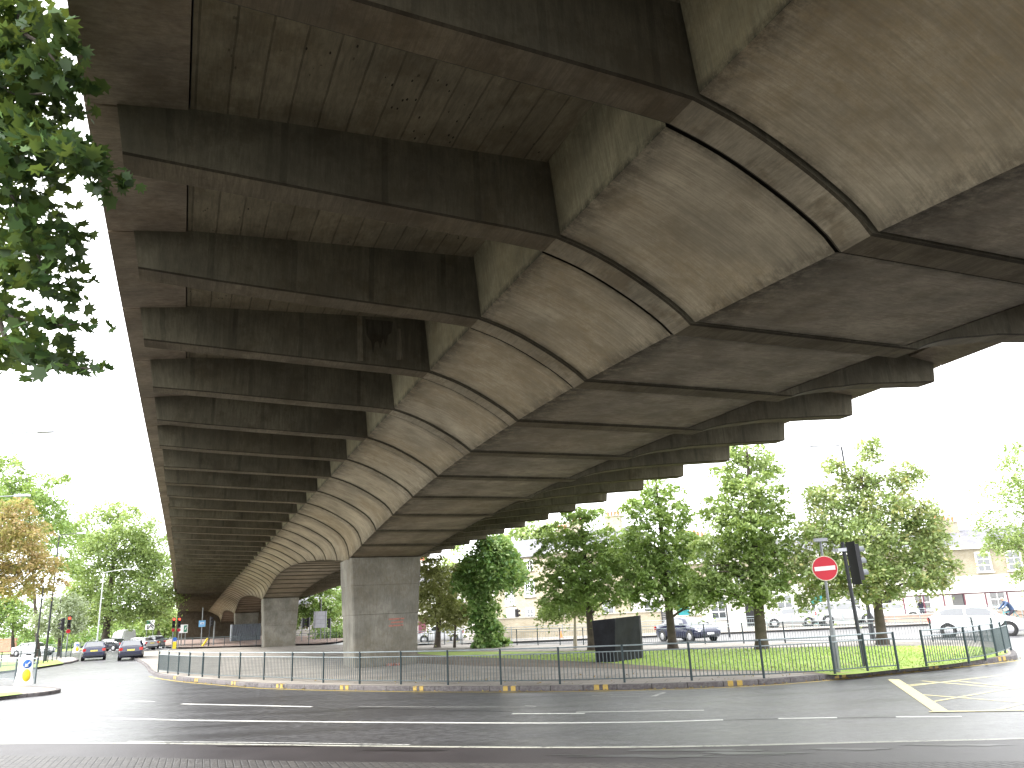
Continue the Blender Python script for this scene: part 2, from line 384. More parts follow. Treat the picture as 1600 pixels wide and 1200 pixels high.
# ------------------------------------------------------------------ viaduct
YAW = -0.4216; OX = 8.1114; S0 = 8.2728; STEP = 3.05
DD = np.array([math.sin(YAW), math.cos(YAW)]); NN = np.array([math.cos(YAW), -math.sin(YAW)])
_os = np.array([-60, -20, 0, 8, 20, 36, 69, 103, 133, 167, 200.]); _ov = np.array([-.3, -.1, -.02, .06, .42, .95, 1.95, 2.85, 3.7, 4.6, 5.5])
def _off(s):
    i = int(np.clip(np.searchsorted(_os, s) - 1, 0, len(_os) - 2))
    h = _os[i + 1] - _os[i]; t = (s - _os[i]) / h
    def dv(j):
        if j <= 0 or j >= len(_os) - 1: return 0.0
        return (_ov[j + 1] - _ov[j - 1]) / (_os[j + 1] - _os[j - 1])
    return (2*t**3-3*t*t+1)*_ov[i] + (t**3-2*t*t+t)*h*dv(i) + (-2*t**3+3*t*t)*_ov[i+1] + (t**3-t*t)*h*dv(i+1)
def _zo(s): return .0014 * s - .000073 * s * s if s > 0 else 0
def BP(k, x, z):
    """k rib number, x across (m), z above camera level -> world"""
    s = S0 + k * STEP
    th = (_off(s + .5) - _off(s - .5))
    c = DD * s + NN * _off(s) + NN * OX; nn = NN - DD * th
    return np.array([c[0] + nn[0] * x, c[1] + nn[1] * x, z + _zo(s) + CAMH])
K0, K1 = -7, 52
PIERS = [-5.0, 9.25, 23.3, 37.4, 51.4]
def dep(k):
    ps = PIERS + [65]
    for a, b in zip(ps[:-1], ps[1:]):
        if a <= k <= b or (k < a and a == ps[0]):
            mid, hf = (a + b) / 2, (b - a) / 2
            rise = 1.16
            return 2.66 + rise * (1 - min(1, ((k - mid) / hf) ** 2))
    return 2.66
ARC = [(-3.66, 4.75), (-3.42, 4.68), (-3.11, 4.575), (-2.8, 4.44), (-2.4, 4.23), (-2.1, 4.05), (-1.83, 3.86), (-1.64, 3.67), (-1.51, 3.45), (-1.42, 3.2), (-1.36, 2.9), (-1.31, 2.62)]
ARC = [tuple(p) for p in smooth(ARC, 2)]
CX = .27
def arc_to(zd):
    """arc points from top of flank to depth zd (left side)"""
    o = []
    for (a, b) in zip(ARC[:-1], ARC[1:]):
        o.append(a)
        if b[1] <= zd <= a[1]:
            t = (a[1] - zd) / (a[1] - b[1]); o.append((a[0] + (b[0] - a[0]) * t, zd)); return o
    o.append(ARC[-1]); return o
def resample(p, n):
    p = np.array(p); d = np.r_[0, np.cumsum(np.hypot(*np.diff(p, axis=0).T))]; t = np.linspace(0, d[-1], n)
    return [(float(np.interp(v, d, p[:, 0])), float(np.interp(v, d, p[:, 1]))) for v in t]
def slabz(x, k=6):      # underside of the deck slab
    if x <= 0: return float(np.interp(x, [-9.2, -8.25, -3.75, 0], [5.55, 5.67, 5.85, 5.8]))
    return float(np.interp(x, [0, 4.2, tipR(k), tipR(k) + .4], [5.8, 5.3, tipRz(k), tipRz(k) + .01]))
_tk = [-2, 0, 1, 2, 3, 4, 5, 6]; _tx = [5.7, 6.0, 6.6, 7.3, 7.75, 8.1, 8.35, 8.5]
def tipR(k): return float(np.interp(k, _tk, _tx))
def tipRz(k): return float(np.interp(k, [0, 1, 2, 3, 4, 6], [4.62, 4.74, 4.9, 5.02, 5.06, 5.08]))
RARC = [(1.86, 2.60), (1.93, 3.0), (2.08, 3.33), (2.3, 3.58), (2.62, 3.77), (3.0, 3.90), (3.5, 4.01), (4.06, 4.09)]
RARC = [tuple(p) for p in smooth(RARC, 2)]
RRIB = [(4.5, 4.14), (5.4, 4.22), (6.3, 4.30), (7.8, 4.42), (8.6, 4.47)]
def rarc_from(zd):
    o = []
    for a, b in zip(RARC[:-1], RARC[1:]):
        if b[1] <= zd: continue
        if not o:
            t = max(0, (zd - a[1]) / (b[1] - a[1])); o.append((a[0] + (b[0] - a[0]) * t, zd if zd > a[1] else a[1]))
        o.append(b)
    return o
TIPL = -8.87

via = thing('viaduct', 'long raised concrete road viaduct with deep cross ribs and a curved central spine on piers', 'viaduct')
# deck slab: outer strips and inner strips, with a joint groove
def strip(name, xa, xb, za_up, mat, k0, k1, step=.5, z_of=slabz, lift=0.0, nx=4, parent=via, uoff=0):
    mb = MB(); rows = []; uvs = []
    k = k0
    ks = list(np.arange(k0, k1 + 1e-6, step))
    for k in ks:
        a, b = xa(k), xb(k); xs = np.linspace(a, b, nx)
        rows.append([BP(k, x, z_of(x, k) + lift) for x in xs]); uvs.append([(k * STEP, x + uoff) for x in xs])
    mb.grid(rows, uvs, 0, False)
    top = [[BP(k, x, z_of(x, k) + lift + .28) for x in np.linspace(xa(k), xb(k), nx)] for k in ks]
    mb.grid([r[::-1] for r in top], None, 0, False)
    for side in (0, -1):
        mb.grid([[rows[i][side], top[i][side]] for i in range(len(ks))], [[(k * STEP, 0), (k * STEP, .3)] for k in ks], 0, False)
    return mb.build(name, mat, parent, fix=True)
strip('deck_slab', lambda k: -8.23, lambda k: -3.6, 0, M_SLAB, K0, K1)
strip('deck_slab', lambda k: 4.2, lambda k: tipR(k) - .62, 0, M_SLAB, K0, K1)
# edge strips in precast lengths between ribs
mbl, mbr = MB(), MB()
for k in range(K0, K1):
    for mb, xa, xb, sg in ((mbl, lambda q: -9.29, lambda q: -8.25, -1), (mbr, lambda q: tipR(q) - .58, lambda q: tipR(q) + .34, 1)):
        q0, q1 = k + .02, k + 1.01
        for (qa, qb) in ((q0, (q0 + q1) / 2), ((q0 + q1) / 2, q1 - .004)):
            P = {}
            for q in (qa, qb):
                a, b = xa(q), xb(q)
                zz = (lambda x, q=q: slabz(x, q) - .025)
                P[q] = [BP(q, a, zz(a)), BP(q, b, zz(b)), BP(q, b, zz(b) + .3), BP(q, a, zz(a) + .3)]
            for i, j in ((0, 1), (1, 2), (2, 3), (3, 0)):
                mb.face([P[qa][i], P[qa][j], P[qb][j], P[qb][i]], [(qa * STEP, xa(qa) if i == 0 else xb(qa)), (qa * STEP, xb(qa)), (qb * STEP, xb(qb)), (qb * STEP, xa(qb))])
            if qa == q0 : mb.face(P[qa][::-1])
            if qb != (q0 + q1) / 2: mb.face(P[qb])
mbl.build('edge_strip', M_FASC, via); mbr.build('edge_strip', M_FASC, via)
# road surface / central top and parapets
mb = MB(); ks = list(np.arange(K0, K1 + .01, 1)); rows = [[BP(k, x, slabz(x, k) + .5) for x in (-9.0, -3.7, 4.2, tipR(k) + .2)] for k in ks]
mb.grid(rows, [[(k * STEP, x) for x in (-9, -3.7, 4.2, 9)] for k in ks], 0, False)
low = [[BP(k, x, slabz(x, k) + .285) for x in (-9.0, -3.7, 4.2, tipR(k) + .2)] for k in ks]; mb.grid([r[::-1] for r in low], None, 0, False)
for sd_ in (0, -1): mb.grid([[low[i][sd_], rows[i][sd_]] for i in range(len(ks))], None, 0, False)
mb.build('carriageway', M_ASPH, via)
for sg in (-1, 1):
    mb = MB(); rows = []; uvs = []
    for k in ks:
        x = -9.27 if sg < 0 else tipR(k) + .32
        z = slabz(x, k) + .24
        prof = [(0, .0), (.0, .75), (.22, .75), (.22, .28), (.25, 0)]
        rows.append([BP(k, x - sg * a, z + b + .04) for a, b in prof]); uvs.append([(k * STEP, b) for a, b in prof])
    mb.grid(rows, uvs, 0, False, True); mb.build('parapet', M_FASC, via)

# spine: flank and soffit panels between the ribs
RW = .15      # rib width in rib spacings
def spine_profile(k, out=0.0):
    zd = dep(k)
    L = resample(arc_to(zd), 12)
    R = [(2 * CX - x, z) for x, z in L][::-1]
    return L, R, zd
GAP = .019
for k in range(K0, K1):
    mb = MB(); a_, b_ = k + RW + GAP, k + 1 - GAP
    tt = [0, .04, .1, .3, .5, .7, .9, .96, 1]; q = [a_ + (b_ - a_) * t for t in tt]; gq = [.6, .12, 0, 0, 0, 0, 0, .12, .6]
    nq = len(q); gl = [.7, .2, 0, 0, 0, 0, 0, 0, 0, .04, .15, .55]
    Ls, Rs = [], []
    for qq in q:
        L, R, zd = spine_profile(qq); Ls.append(L); Rs.append(R)
    def uvof(S):
        o = []
        for i in range(nq):
            d = 0; row = []
            for j, (x, z) in enumerate(S[i]):
                if j: d += math.dist(S[i][j], S[i][j - 1])
                row.append((q[i] * STEP, d + 3 * (k % 7)))
            o.append(row)
        return o
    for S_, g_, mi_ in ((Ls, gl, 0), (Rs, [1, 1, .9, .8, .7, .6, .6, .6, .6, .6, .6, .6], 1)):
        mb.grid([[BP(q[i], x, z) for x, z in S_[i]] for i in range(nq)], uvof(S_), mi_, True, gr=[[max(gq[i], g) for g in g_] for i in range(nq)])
    rs = []; us = []; gs = []
    for i in range(nq):
        a, b = Ls[i][-1], Rs[i][0]; T_ = (0, .06, .16, .5, .84, .94, 1)
        rs.append([BP(q[i], a[0] + (b[0] - a[0]) * t, a[1] + .01) for t in T_]); us.append([(q[i] * STEP, a[0] + (b[0] - a[0]) * t + 4 * (k % 5)) for t in T_])
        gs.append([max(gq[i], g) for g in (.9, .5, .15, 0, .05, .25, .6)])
    mb.grid(rs, us, 1, False, gr=gs)
    for side in (0, 1):
        rs = []; us = []; gs = []
        for i in range(nq):
            x0, z0 = (Ls[i][0] if side == 0 else Rs[i][-1]); x1 = x0 - .1 if side == 0 else x0 + .1
            z1 = slabz(x1, q[i]) + .02
            rs.append([BP(q[i], x0 + (x1 - x0) * t, z0 + (z1 - z0) * t) for t in (0, .1, .5, 1)]); us.append([(q[i] * STEP, z0 + (z1 - z0) * t + 5 * (k % 9)) for t in (0, .1, .5, 1)])
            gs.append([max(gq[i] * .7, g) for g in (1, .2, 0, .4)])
        mb.grid(rs, us, 2, False, gr=gs)
    mb.build('spine_segment', [M_FLANK, M_SOFF, M_WEB], via)
# dark recessed core behind the joints
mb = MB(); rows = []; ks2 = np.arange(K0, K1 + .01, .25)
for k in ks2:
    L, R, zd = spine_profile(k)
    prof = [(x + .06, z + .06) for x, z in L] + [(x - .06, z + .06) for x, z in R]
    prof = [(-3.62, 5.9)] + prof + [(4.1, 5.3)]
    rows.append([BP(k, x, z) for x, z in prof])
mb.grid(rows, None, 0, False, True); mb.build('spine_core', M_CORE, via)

# pale cement run and dark stain beside it on one near rib, and a pale smear on the soffit
M_CEM = concrete('pale cement run', (0.207, 0.185, 0.129), (6, .5, 1), .5, .6); M_STAIN = concrete('dark damp stain', (0.075, 0.066, 0.045), (7, .5, 1), .5, .6)
def rib_patch(name, k, pts, mat):
    mb = MB(); mb.face([BP(k - .0015, x, z) for x, z in pts], [(x, z) for x, z in pts]); mb.build(name, mat, via, fix=False)
rib_patch('cement_run', 2, [(-5.12, 5.78), (-5.02, 5.79), (-4.99, 4.86), (-5.1, 4.86)], M_CEM)
rib_patch('damp_stain', 2, [(-4.96, 5.74), (-4.4, 5.74), (-4.43, 5.5), (-4.5, 5.44), (-4.55, 5.2), (-4.6, 5.36), (-4.66, 5.12), (-4.7, 5.3), (-4.76, 5.26), (-4.8, 5.0), (-4.84, 5.28), (-4.93, 5.4)], M_STAIN)
rib_patch('cement_run', 2, [(-4.32, 5.6), (-4.24, 5.6), (-4.2, 4.95), (-4.33, 4.93)], M_CEM)
# cross ribs
for k in range(K0, K1 + 1):
    mb = MB(); ks3 = (k, k + RW)
    L, R, zd = spine_profile(k + RW / 2); R = resample(rarc_from(zd), 12)
    tl, tr = TIPL + .03 * math.sin(k * 2.3), tipR(k)
    bl = [(tl, 4.97 + .02 * math.sin(k * 1.7))] + [(tl + (-3.66 - tl) * t, 4.97 + (4.75 - 4.97) * t - .05 * t * (1 - t)) for t in (.2, .4, .6, .75, .88)]
    br = [(x, z) for x, z in RRIB if x < tr - .1]; br.append((tr, float(np.interp(tr, [p[0] for p in RRIB], [p[1] for p in RRIB]))))
    pr = .03
    prof = bl + [(x - pr * .6, z - pr * .75) for x, z in L] + [(x + pr * .6, z - pr * .75) for x, z in R] + br
    def top(x):
        if x < -3.2 or x > 3.6: return slabz(x, k) + .03
        return 4.9
    dv = 0; row = []; u = []
    for i, (x, z) in enumerate(prof):
        if i: dv += math.dist(prof[i], prof[i - 1])
        row.append((x, z)); u.append(dv + 2.7 * (k % 11))
    # underside, slightly proud chamfered edges
    c = .010
    r0 = [BP(ks3[0], x, z + .02) for x, z in row]; r1 = [BP(ks3[0] + c, x, z) for x, z in row]
    r2 = [BP(ks3[1] - c, x, z) for x, z in row]; r3 = [BP(ks3[1], x, z + .02) for x, z in row]
    mb.grid([r0, r1], [[(0 + k * .7, v) for v in u], [(.04 + k * .7, v) for v in u]], 3, False)
    i0, i1 = len(bl), len(bl) + len(L)
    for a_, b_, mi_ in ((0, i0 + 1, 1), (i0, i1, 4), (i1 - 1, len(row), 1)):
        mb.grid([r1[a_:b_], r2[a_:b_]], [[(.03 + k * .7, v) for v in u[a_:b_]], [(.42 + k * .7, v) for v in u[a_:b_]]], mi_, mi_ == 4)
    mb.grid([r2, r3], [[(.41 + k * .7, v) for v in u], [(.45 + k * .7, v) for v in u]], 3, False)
    for kk, sg in ((ks3[0], 1), (ks3[1], -1)):
        rb = [BP(kk, x, z + .02) for x, z in row]; rm = [BP(kk, x, (z + .02) * .5 + .5 * max(top(x), z + .05)) for x, z in row]; rt = [BP(kk, x - (.11 if i == 0 else 0) + (.08 if i == len(row) - 1 else 0), max(top(x), z + .05)) for i, (x, z) in enumerate(row)]; rm[0] = (rb[0] + rt[0]) / 2; rm[-1] = (rb[-1] + rt[-1]) / 2
        uu = [[(x + k * 3.1, z) for x, z in row], [(x + k * 3.1, (z + top(x)) / 2) for x, z in row], [(x + k * 3.1, top(x)) for x, z in row]]
        mb.grid([rb, rm, rt], uu, 0, False)
    for (x, z) in (row[0], row[-1]):
        sl_ = -.11 if x < 0 else .08
        mb.face([BP(ks3[0], x, z + .02), BP(ks3[1], x, z + .02), BP(ks3[1], x + sl_, top(x)), BP(ks3[0], x + sl_, top(x))], [(0, 0), (.45, 0), (.45, .7), (0, .7)], 2)
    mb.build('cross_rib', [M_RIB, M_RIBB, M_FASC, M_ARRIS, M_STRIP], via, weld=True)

# piers
def pier(kc, half_k=.36, graff=False):
    k0, k1 = kc - half_k, kc + half_k
    mb = MB(); s = S0 + kc * STEP; base = -CAMH - _zo(s)
    zt = dep(kc)
    segs = [(0.0, 1.0), (.0, 1)]
    lv = [(zt + .04, 1.60, 0), (1.55, 1.55, 0), (1.54, 1.535, 1), (.30, 1.48, 0), (.28, 1.462, 1), (base - .3, 1.37, 0)]
    rows = []; uvs = []
    for z, hw, _ in lv:
        ch = .07; kk = .012 if _ else 0
        pts = [(-hw + ch, k0 + kk), (hw - ch, k0 + kk), (hw, k0 + ch / STEP + kk), (hw, k1 - ch / STEP - kk), (hw - ch, k1 - kk), (-hw + ch, k1 - kk), (-hw, k1 - ch / STEP - kk), (-hw, k0 + ch / STEP + kk)]
        rows.append([BP(k, CX + x, z) for x, k in pts]); L = [0, 3, 3.1, 5.2, 5.3, 8.3, 8.4, 10.5]
        uvs.append([(l, z) for l in L])
    mb.grid(rows, uvs, 0, False, True)
    mb.face(rows[0][::-1]); mb.face(rows[-1])
    return mb.build('pier', M_PIER, via)
pier(9.35, .44); pier(23.3, .4); pier(37.4, .4)
# abutment wall closing the far end
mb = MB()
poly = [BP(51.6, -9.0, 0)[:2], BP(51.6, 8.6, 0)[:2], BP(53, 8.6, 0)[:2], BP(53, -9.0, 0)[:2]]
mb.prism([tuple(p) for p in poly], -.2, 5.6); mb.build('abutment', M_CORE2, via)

# ------------------------------------------------------------------ ground
mb = MB(); mb.face([(-900, -300, 0), (900, -300, 0), (900, 1500, 0), (-900, 1500, 0)], [(0, 0)] * 4)
struct(mb.build('road', M_ASPH, fix=False))
KERB = [(232, 1050), (238, 1054), (250, 1058), (290, 1064), (345, 1069), (430, 1075), (600, 1079), (800, 1080), (1000, 1077), (1170, 1071), (1300, 1061), (1450, 1046), (1560, 1034), (1590, 1028)]
kerb = [G(*p)[:2] for p in KERB]
back = [np.array(p) for p in [(17.6, 30.5), (18.7, 33.0), (18.3, 35.6), (15.6, 38.6), (12.9, 40.6), (6.3, 46.4), (1.2, 51.6), (-4.2, 58.8), (-9.5, 66.0), (-18, 74), (-26, 79), (-33, 83), (-37.5, 83)]]
left = [np.array(p) for p in [(-38, 80), (-33.5, 70), (-27, 58), (-22.5, 49.3)]]
loop = smooth([*kerb, *back, *left, kerb[0]], 5)[:-1]
def inset(loop, d):
    o = []; n = len(loop)
    for i in range(n):
        t = loop[(i + 1) % n] - loop[i - 1]; t = t / (np.linalg.norm(t) + 1e-9)
        o.append(loop[i] + np.array([-t[1], t[0]]) * d)
    return o
KH = .13
def kerbed(loop, name='pavement', mat=None, kh=KH, kw=.15, ccw=True):
    sg = 1 if ccw else -1
    inn = inset(loop, kw * sg); mid = inset(loop, .02 * sg)
    mb = MB(); n = len(loop)
    d = 0; rows = [[], [], [], []]; uv = [[], [], [], []]
    for i in range(n + 1):
        j = i % n
        if i: d += float(np.linalg.norm(loop[j] - loop[i - 1]))
        for r, (p, z, v) in enumerate(((loop[j], -.02, 0), (loop[j], kh - .02, .13), (mid[j], kh, .16), (inn[j], kh, .3))):
            rows[r].append((p[0], p[1], z)); uv[r].append((d, v))
    mb.grid(rows, uv, 0, False)
    k = mb.build('kerb', M_KERB, fix=True); struct(k)
    mb = MB(); mb.face([(p[0], p[1], kh - .006) for p in inn], [(p[0], p[1]) for p in inn])
    struct(mb.build(name, mat or M_PAVE, fix=False))
kerbed(loop)
def flat(name, pts, z, mat, k=5, kind='structure'):
    L = smooth([*pts, pts[0]], k)[:-1] if k > 1 else pts
    mb = MB(); mb.face([(p[0], p[1], z) for p in L], [(p[0], p[1]) for p in L]); o = mb.build(name, mat, fix=False); o['kind'] = kind; return o
PZ = KH - .006
def Gs(L, z=PZ): return [G(x, y, z)[:2] for x, y in L]
# lawn on the island and the worn earth edge
flat('earth_verge', Gs([(640, 1036), (760, 1041), (880, 1043), (1000, 1046), (1100, 1049), (1200, 1049), (1300, 1053), (1400, 1046), (1500, 1035), (1572, 1022), (1560, 1013), (1480, 1009), (1300, 1010), (1100, 1014), (900, 1017), (700, 1017.5), (640, 1019)]), PZ + .004, M_DIRT)
flat('lawn', Gs([(655, 1022), (720, 1026), (820, 1030), (930, 1035), (1010, 1040), (1090, 1046), (1190, 1048), (1260, 1049), (1310, 1055), (1400, 1046.5), (1500, 1036), (1572, 1021.5), (1555, 1013), (1470, 1009.5), (1300, 1011), (1100, 1015), (900, 1018), (700, 1018.5), (655, 1019.5)]), PZ + .008, M_GRASS)
# grass blades on the lawn
def in_poly(x, y, P):
    c = False; n = len(P); j = n - 1
    for i in range(n):
        if (P[i][1] > y) != (P[j][1] > y) and x < (P[j][0] - P[i][0]) * (y - P[i][1]) / (P[j][1] - P[i][1]) + P[i][0]: c = not c
        j = i
    return c
lawnP = Gs([(820, 1029), (930, 1035), (1010, 1040), (1090, 1046), (1190, 1048), (1260, 1049), (1310, 1055), (1400, 1046.5), (1500, 1036), (1572, 1021.5), (1555, 1013), (1470, 1009.5), (1300, 1011), (1100, 1015), (900, 1018)])
mb = MB(); r = random.Random(3)
n_ = 0
while n_ < 9000:
    x, y = r.uniform(-1, 18), r.uniform(23, 50)
    if not in_poly(x, y, lawnP): continue
    n_ += 1; a = r.uniform(0, 3.14); h = r.uniform(.03, .08); dx, dy = math.cos(a) * .02, math.sin(a) * .02; lx, ly = r.uniform(-.02, .02), r.uniform(-.02, .02)
    mb.face([(x - dx, y - dy, PZ), (x + dx, y + dy, PZ), (x + lx, y + ly, PZ + h)])
M_BLADE = plain('grass blades', (.26, .38, .07), .8, var=.3)
o = mb.build('grass', M_BLADE, fix=False); o['kind'] = 'stuff'
# near pavement (tarmac strip, setts) where the viewer stands
nearY = [(-200, 1167), (0, 1163), (200, 1162), (450, 1165), (700, 1168), (900, 1169), (1100, 1167), (1350, 1161), (1600, 1155), (1900, 1143)]
nk = [G(*p)[:2] for p in nearY]
setY = [(1900, 1182), (1600, 1193), (1350, 1194), (1100, 1195), (800, 1195.5), (500, 1193), (250, 1187), (0, 1183), (-300, 1182)]
sk = [G(*p)[:2] for p in setY]
k_s = smooth(nk, 5)
mb = MB(); rows = [[], [], [], []]
for i, p in enumerate(k_s):
    t = k_s[min(i + 1, len(k_s) - 1)] - k_s[max(i - 1, 0)]; t /= np.linalg.norm(t); nrm = np.array([t[1], -t[0]])
    for r_, (d_, z_) in enumerate(((0, -.02), (0, .018), (.02, .024), (.14, .024))):
        q_ = p + nrm * d_; rows[r_].append((q_[0], q_[1], z_))
mb.grid(rows, None, 0, False)
struct(mb.build('kerb', paintmat('worn pale kerb', (.42, .42, .36), .9)))
flat('near_pavement', [*[p + np.array([.02, -.1]) for p in k_s], np.array([30., 8.]), np.array([30., -25.]), np.array([-30., -25.]), np.array([-30, 16.])], .022, M_TARM, 1)
flat('cobbles', [*sk[::-1], np.array([25., -22.]), np.array([-25., -22.])], .026, M_SETT, 1)

# wet patches in the gutter and on the smooth tarmac
_r = random.Random(12)
for px, py, rx, ry in ((1090, 1172, 120, 2.2), (1010, 1181, 150, 3.2), (1180, 1177, 90, 2.6), (640, 1172, 90, 1.6), (1500, 1164, 90, 1.8), (430, 1166, 80, 1.4), (1330, 1170, 70, 2)):
    pts = []
    for i in range(18):
        a = 2 * math.pi * i / 18; q = _r.uniform(.55, 1.15); pts.append(G(px + rx * math.cos(a) * q, py + ry * math.sin(a) * q, .026)[:2])
    flat('wet_patch', pts[::-1], .0262, M_WET, 3)
# painted lines
def line(a, b, wd, mat, z=.004, name='road_marking', seg=14):
    """painted strip between two ground points given as picture coordinates of the marking's ends"""
    A, Bp = G(*a)[:2], G(*b)[:2]; t = (Bp - A) / np.linalg.norm(Bp - A); nr = np.array([-t[1], t[0]]) * wd / 2
    mb = MB(); mb.face([(*(A - nr), z), (*(Bp - nr), z), (*(Bp + nr), z), (*(A + nr), z)], [(0, 0)] * 4)
    return struct(mb.build(name, mat, fix=False))
def pline(pts, wd, mat, z=.004, name='road_marking'):
    P = smooth([G(*p)[:2] for p in pts], 6); rows = []
    for i, p in enumerate(P):
        t = P[min(i + 1, len(P) - 1)] - P[max(i - 1, 0)]; t /= np.linalg.norm(t); n_ = np.array([-t[1], t[0]]) * wd / 2
        rows.append([(*(p - n_), z), (*(p + n_), z)])
    mb = MB(); mb.grid(rows, None, 0, False); return struct(mb.build(name, mat, fix=False))
pline([(-60, 1118), (100, 1121), (300, 1125.5), (500, 1128), (800, 1130), (1000, 1128.5), (1130, 1125)], .13, M_WLINE)
pline([(1216, 1123), (1308, 1121.5)], .12, M_WLINE); pline([(1400, 1120.5), (1503, 1120)], .12, M_WLINE); pline([(1600, 1118), (1720, 1114)], .12, M_WLINE)
pline([(284, 1100), (487, 1104.5)], .14, M_WLINE); pline([(800, 1115.5), (914, 1115)], .12, M_WLINE); pline([(900, 1113), (1100, 1110)], .09, M_WLINE)
pline([(80, 1092), (240, 1096.5)], .1, M_WLINE)
pline([(560, 1104), (700, 1105), (820, 1105)], .05, M_WFAINT); pline([(925, 1087), (1040, 1082)], .06, M_WFAINT); pline([(1020, 1088.5), (1038, 1082)], .12, M_WFAINT); pline([(950, 1089), (1000, 1088)], .05, M_WFAINT)
pline([(820, 1103), (838, 1104)], .1, M_WFAINT)
pline([(200, 1158.5), (450, 1161), (640, 1164)], .07, M_WFAINT)
M_SEAM = plain('dark tarmac seam', (.018, .017, .018), .5)
pline([(1130, 1125.5), (1216, 1123.5)], .05, M_SEAM); pline([(1308, 1122), (1400, 1121)], .05, M_SEAM); pline([(560, 1107), (700, 1110), (800, 1112)], .03, M_SEAM)
# single yellow line next to the kerb
ky = inset(loop, -.22); nk_ = int(len(KERB) * 5 - 6)
rows = []
kyi = inset(loop, -.30); kyo = inset(loop, -.22)
for i in range(8, nk_): rows.append([(*kyo[i], .004), (*kyi[i], .004)])
mb = MB(); mb.grid(rows, None, 0, False); struct(mb.build('road_marking', M_YLINE, fix=False))
# box junction
line((1396, 1062), (1472, 1113), .26, M_YBOX, .008); line((1452, 1113), (1760, 1108), .13, M_YBOX, .012)
for a, b in (((1412, 1071), (1500, 1064)), ((1414, 1073), (1600, 1051)), ((1500, 1065), (1760, 1092)), ((1432, 1085), (1600, 1098)), ((1450, 1098), (1600, 1072)), ((1560, 1109), (1700, 1072)), ((1440, 1064), (1600, 1078))):
    line(a, b, .09, M_YBOX, .004 + random.random() * .003)
# yellow loading blips on the kerb
def blip(px, py):
    c = G(px, py - 1)[:2]; d = [np.linalg.norm(p - c) for p in loop]; i = int(np.argmin(d)); t = loop[(i + 1) % len(loop)] - loop[i - 1]; t /= np.linalg.norm(t); n_ = np.array([-t[1], t[0]])
    base = loop[i] + t * float((c - loop[i]) @ t)
    mb = MB()
    for off in (-.12, .12):
        a = base + t * (off - .07); b = base + t * (off + .07)
        o1 = -n_ * .004; i1 = n_ * .13
        mb.face([(*(a + o1), .01), (*(b + o1), .01), (*(b + o1), KH), (*(a + o1), KH)]); mb.face([(*(a + o1), KH + .004), (*(b + o1), KH + .004), (*(b + i1), KH + .004), (*(a + i1), KH + .004)])
    struct(mb.build('kerb_marking', M_BLIP))
for p in ((282, 1062), (326, 1065), (382, 1070), (452, 1074.5), (552, 1077), (669, 1078), (804, 1079), (944, 1077), (1141, 1070), (1304, 1060), (1459, 1046), (1559, 1034)): blip(*p)

# other pavements: left side, traffic island, far side
lp = [G(*p)[:2] for p in [(-400, 1075), (-200, 1066), (0, 1051), (60, 1044), (112, 1036.5), (123, 1033), (118, 1029), (60, 1028), (-200, 1035), (-500, 1045)]]
kerbed([np.array(p) for p in lp], 'left_pavement', M_PAVE)
flat('lawn', [G(*p, .13)[:2] for p in [(-380, 1072), (-200, 1063), (0, 1049), (60, 1042), (100, 1036), (90, 1031), (-200, 1037), (-480, 1047)]], PZ + .005, M_GRASS, 1)
ti = [G(*p)[:2] for p in [(-220, 1112), (-60, 1098), (0, 1093), (60, 1088), (92, 1083), (90, 1080), (60, 1078), (0, 1077), (-120, 1086), (-300, 1095)]]
kerbed(smooth([*ti, ti[0]], 3)[:-1], 'traffic_island', M_PAVE)
flat('lawn', [G(*p, .13)[:2] for p in [(-200, 1108), (-60, 1094), (0, 1088), (36, 1084), (30, 1081), (-100, 1087), (-260, 1096)]], PZ + .005, M_GRASS, 1)


# ------------------------------------------------------------------ street furniture materials
M_RAIL = plain('grey green rail paint', (.08, .105, .11), .55, .1)
M_RAILL = plain('pale galvanised rail', (.24, .28, .29), .5, .2)
M_POSTD = plain('dark rail post paint', (.014, .03, .034), .6, .0)
M_STEEL = plain('galvanised steel', (.2, .215, .215), .5, .4)
M_BLACK = plain('black paint', (.006, .006, .008), .65)
M_DGREY = plain('dark grey paint', (.02, .022, .026), .6)
M_WHITE = plain('white paint', (.8, .8, .8), .4, var=.03)
M_CREAM = plain('white render', (.6, .58, .54), .8, var=.08)
M_RED = plain('sign red', (.55, .012, .03), .35, var=.04)
M_BLUE = plain('sign blue', (.02, .12, .45), .4, var=.04)
M_LBLUE = plain('pale blue sign', (.18, .45, .75), .4, var=.04)
M_GREEN = plain('sign green', (.01, .2, .1), .4, var=.04)
M_YEL = plain('yellow plastic', (.8, .62, .03), .4, var=.05)
M_ORNG = plain('orange plastic', (.8, .2, .03), .5)
M_SIGNBACK = plain('pale sign back', (.38, .39, .43), .5)
M_TYRE = plain('tyre rubber', (.02, .02, .02), .8)
M_RIM = plain('alloy rim', (.5, .5, .52), .3, .7)
M_GLASS = plain('dark window glass', (.03, .035, .04), .05); M_GLASS.node_tree.nodes['Principled BSDF'].inputs['IOR'].default_value = 2.3
M_PLATE = plain('yellow number plate', (.8, .68, .15), .5)
M_TAIL = plain('red tail lamp', (.5, .02, .015), .2)
M_HEAD = plain('clear head lamp', (.6, .62, .65), .1, .2)
M_LRED = plain('lit red lamp', (.8, .02, .01), .4, emit=(1, .04, .02), es=3)
M_LENS = plain('dark lens', (.03, .02, .02), .2)
M_SLATE = ground_mat('roof slate', (.13, .13, .15), (.2, .2, .22), 1.5, slabs=(.35, .2, 0))
M_TEAL = plain('teal door paint', (.02, .2, .22), .4)
M_MAROON = plain('maroon paint', (.12, .03, .05), .6)
M_TERRA = plain('terracotta', (.5, .16, .09), .8)
M_STONE = plain('grey stone', (.4, .38, .34), .85)
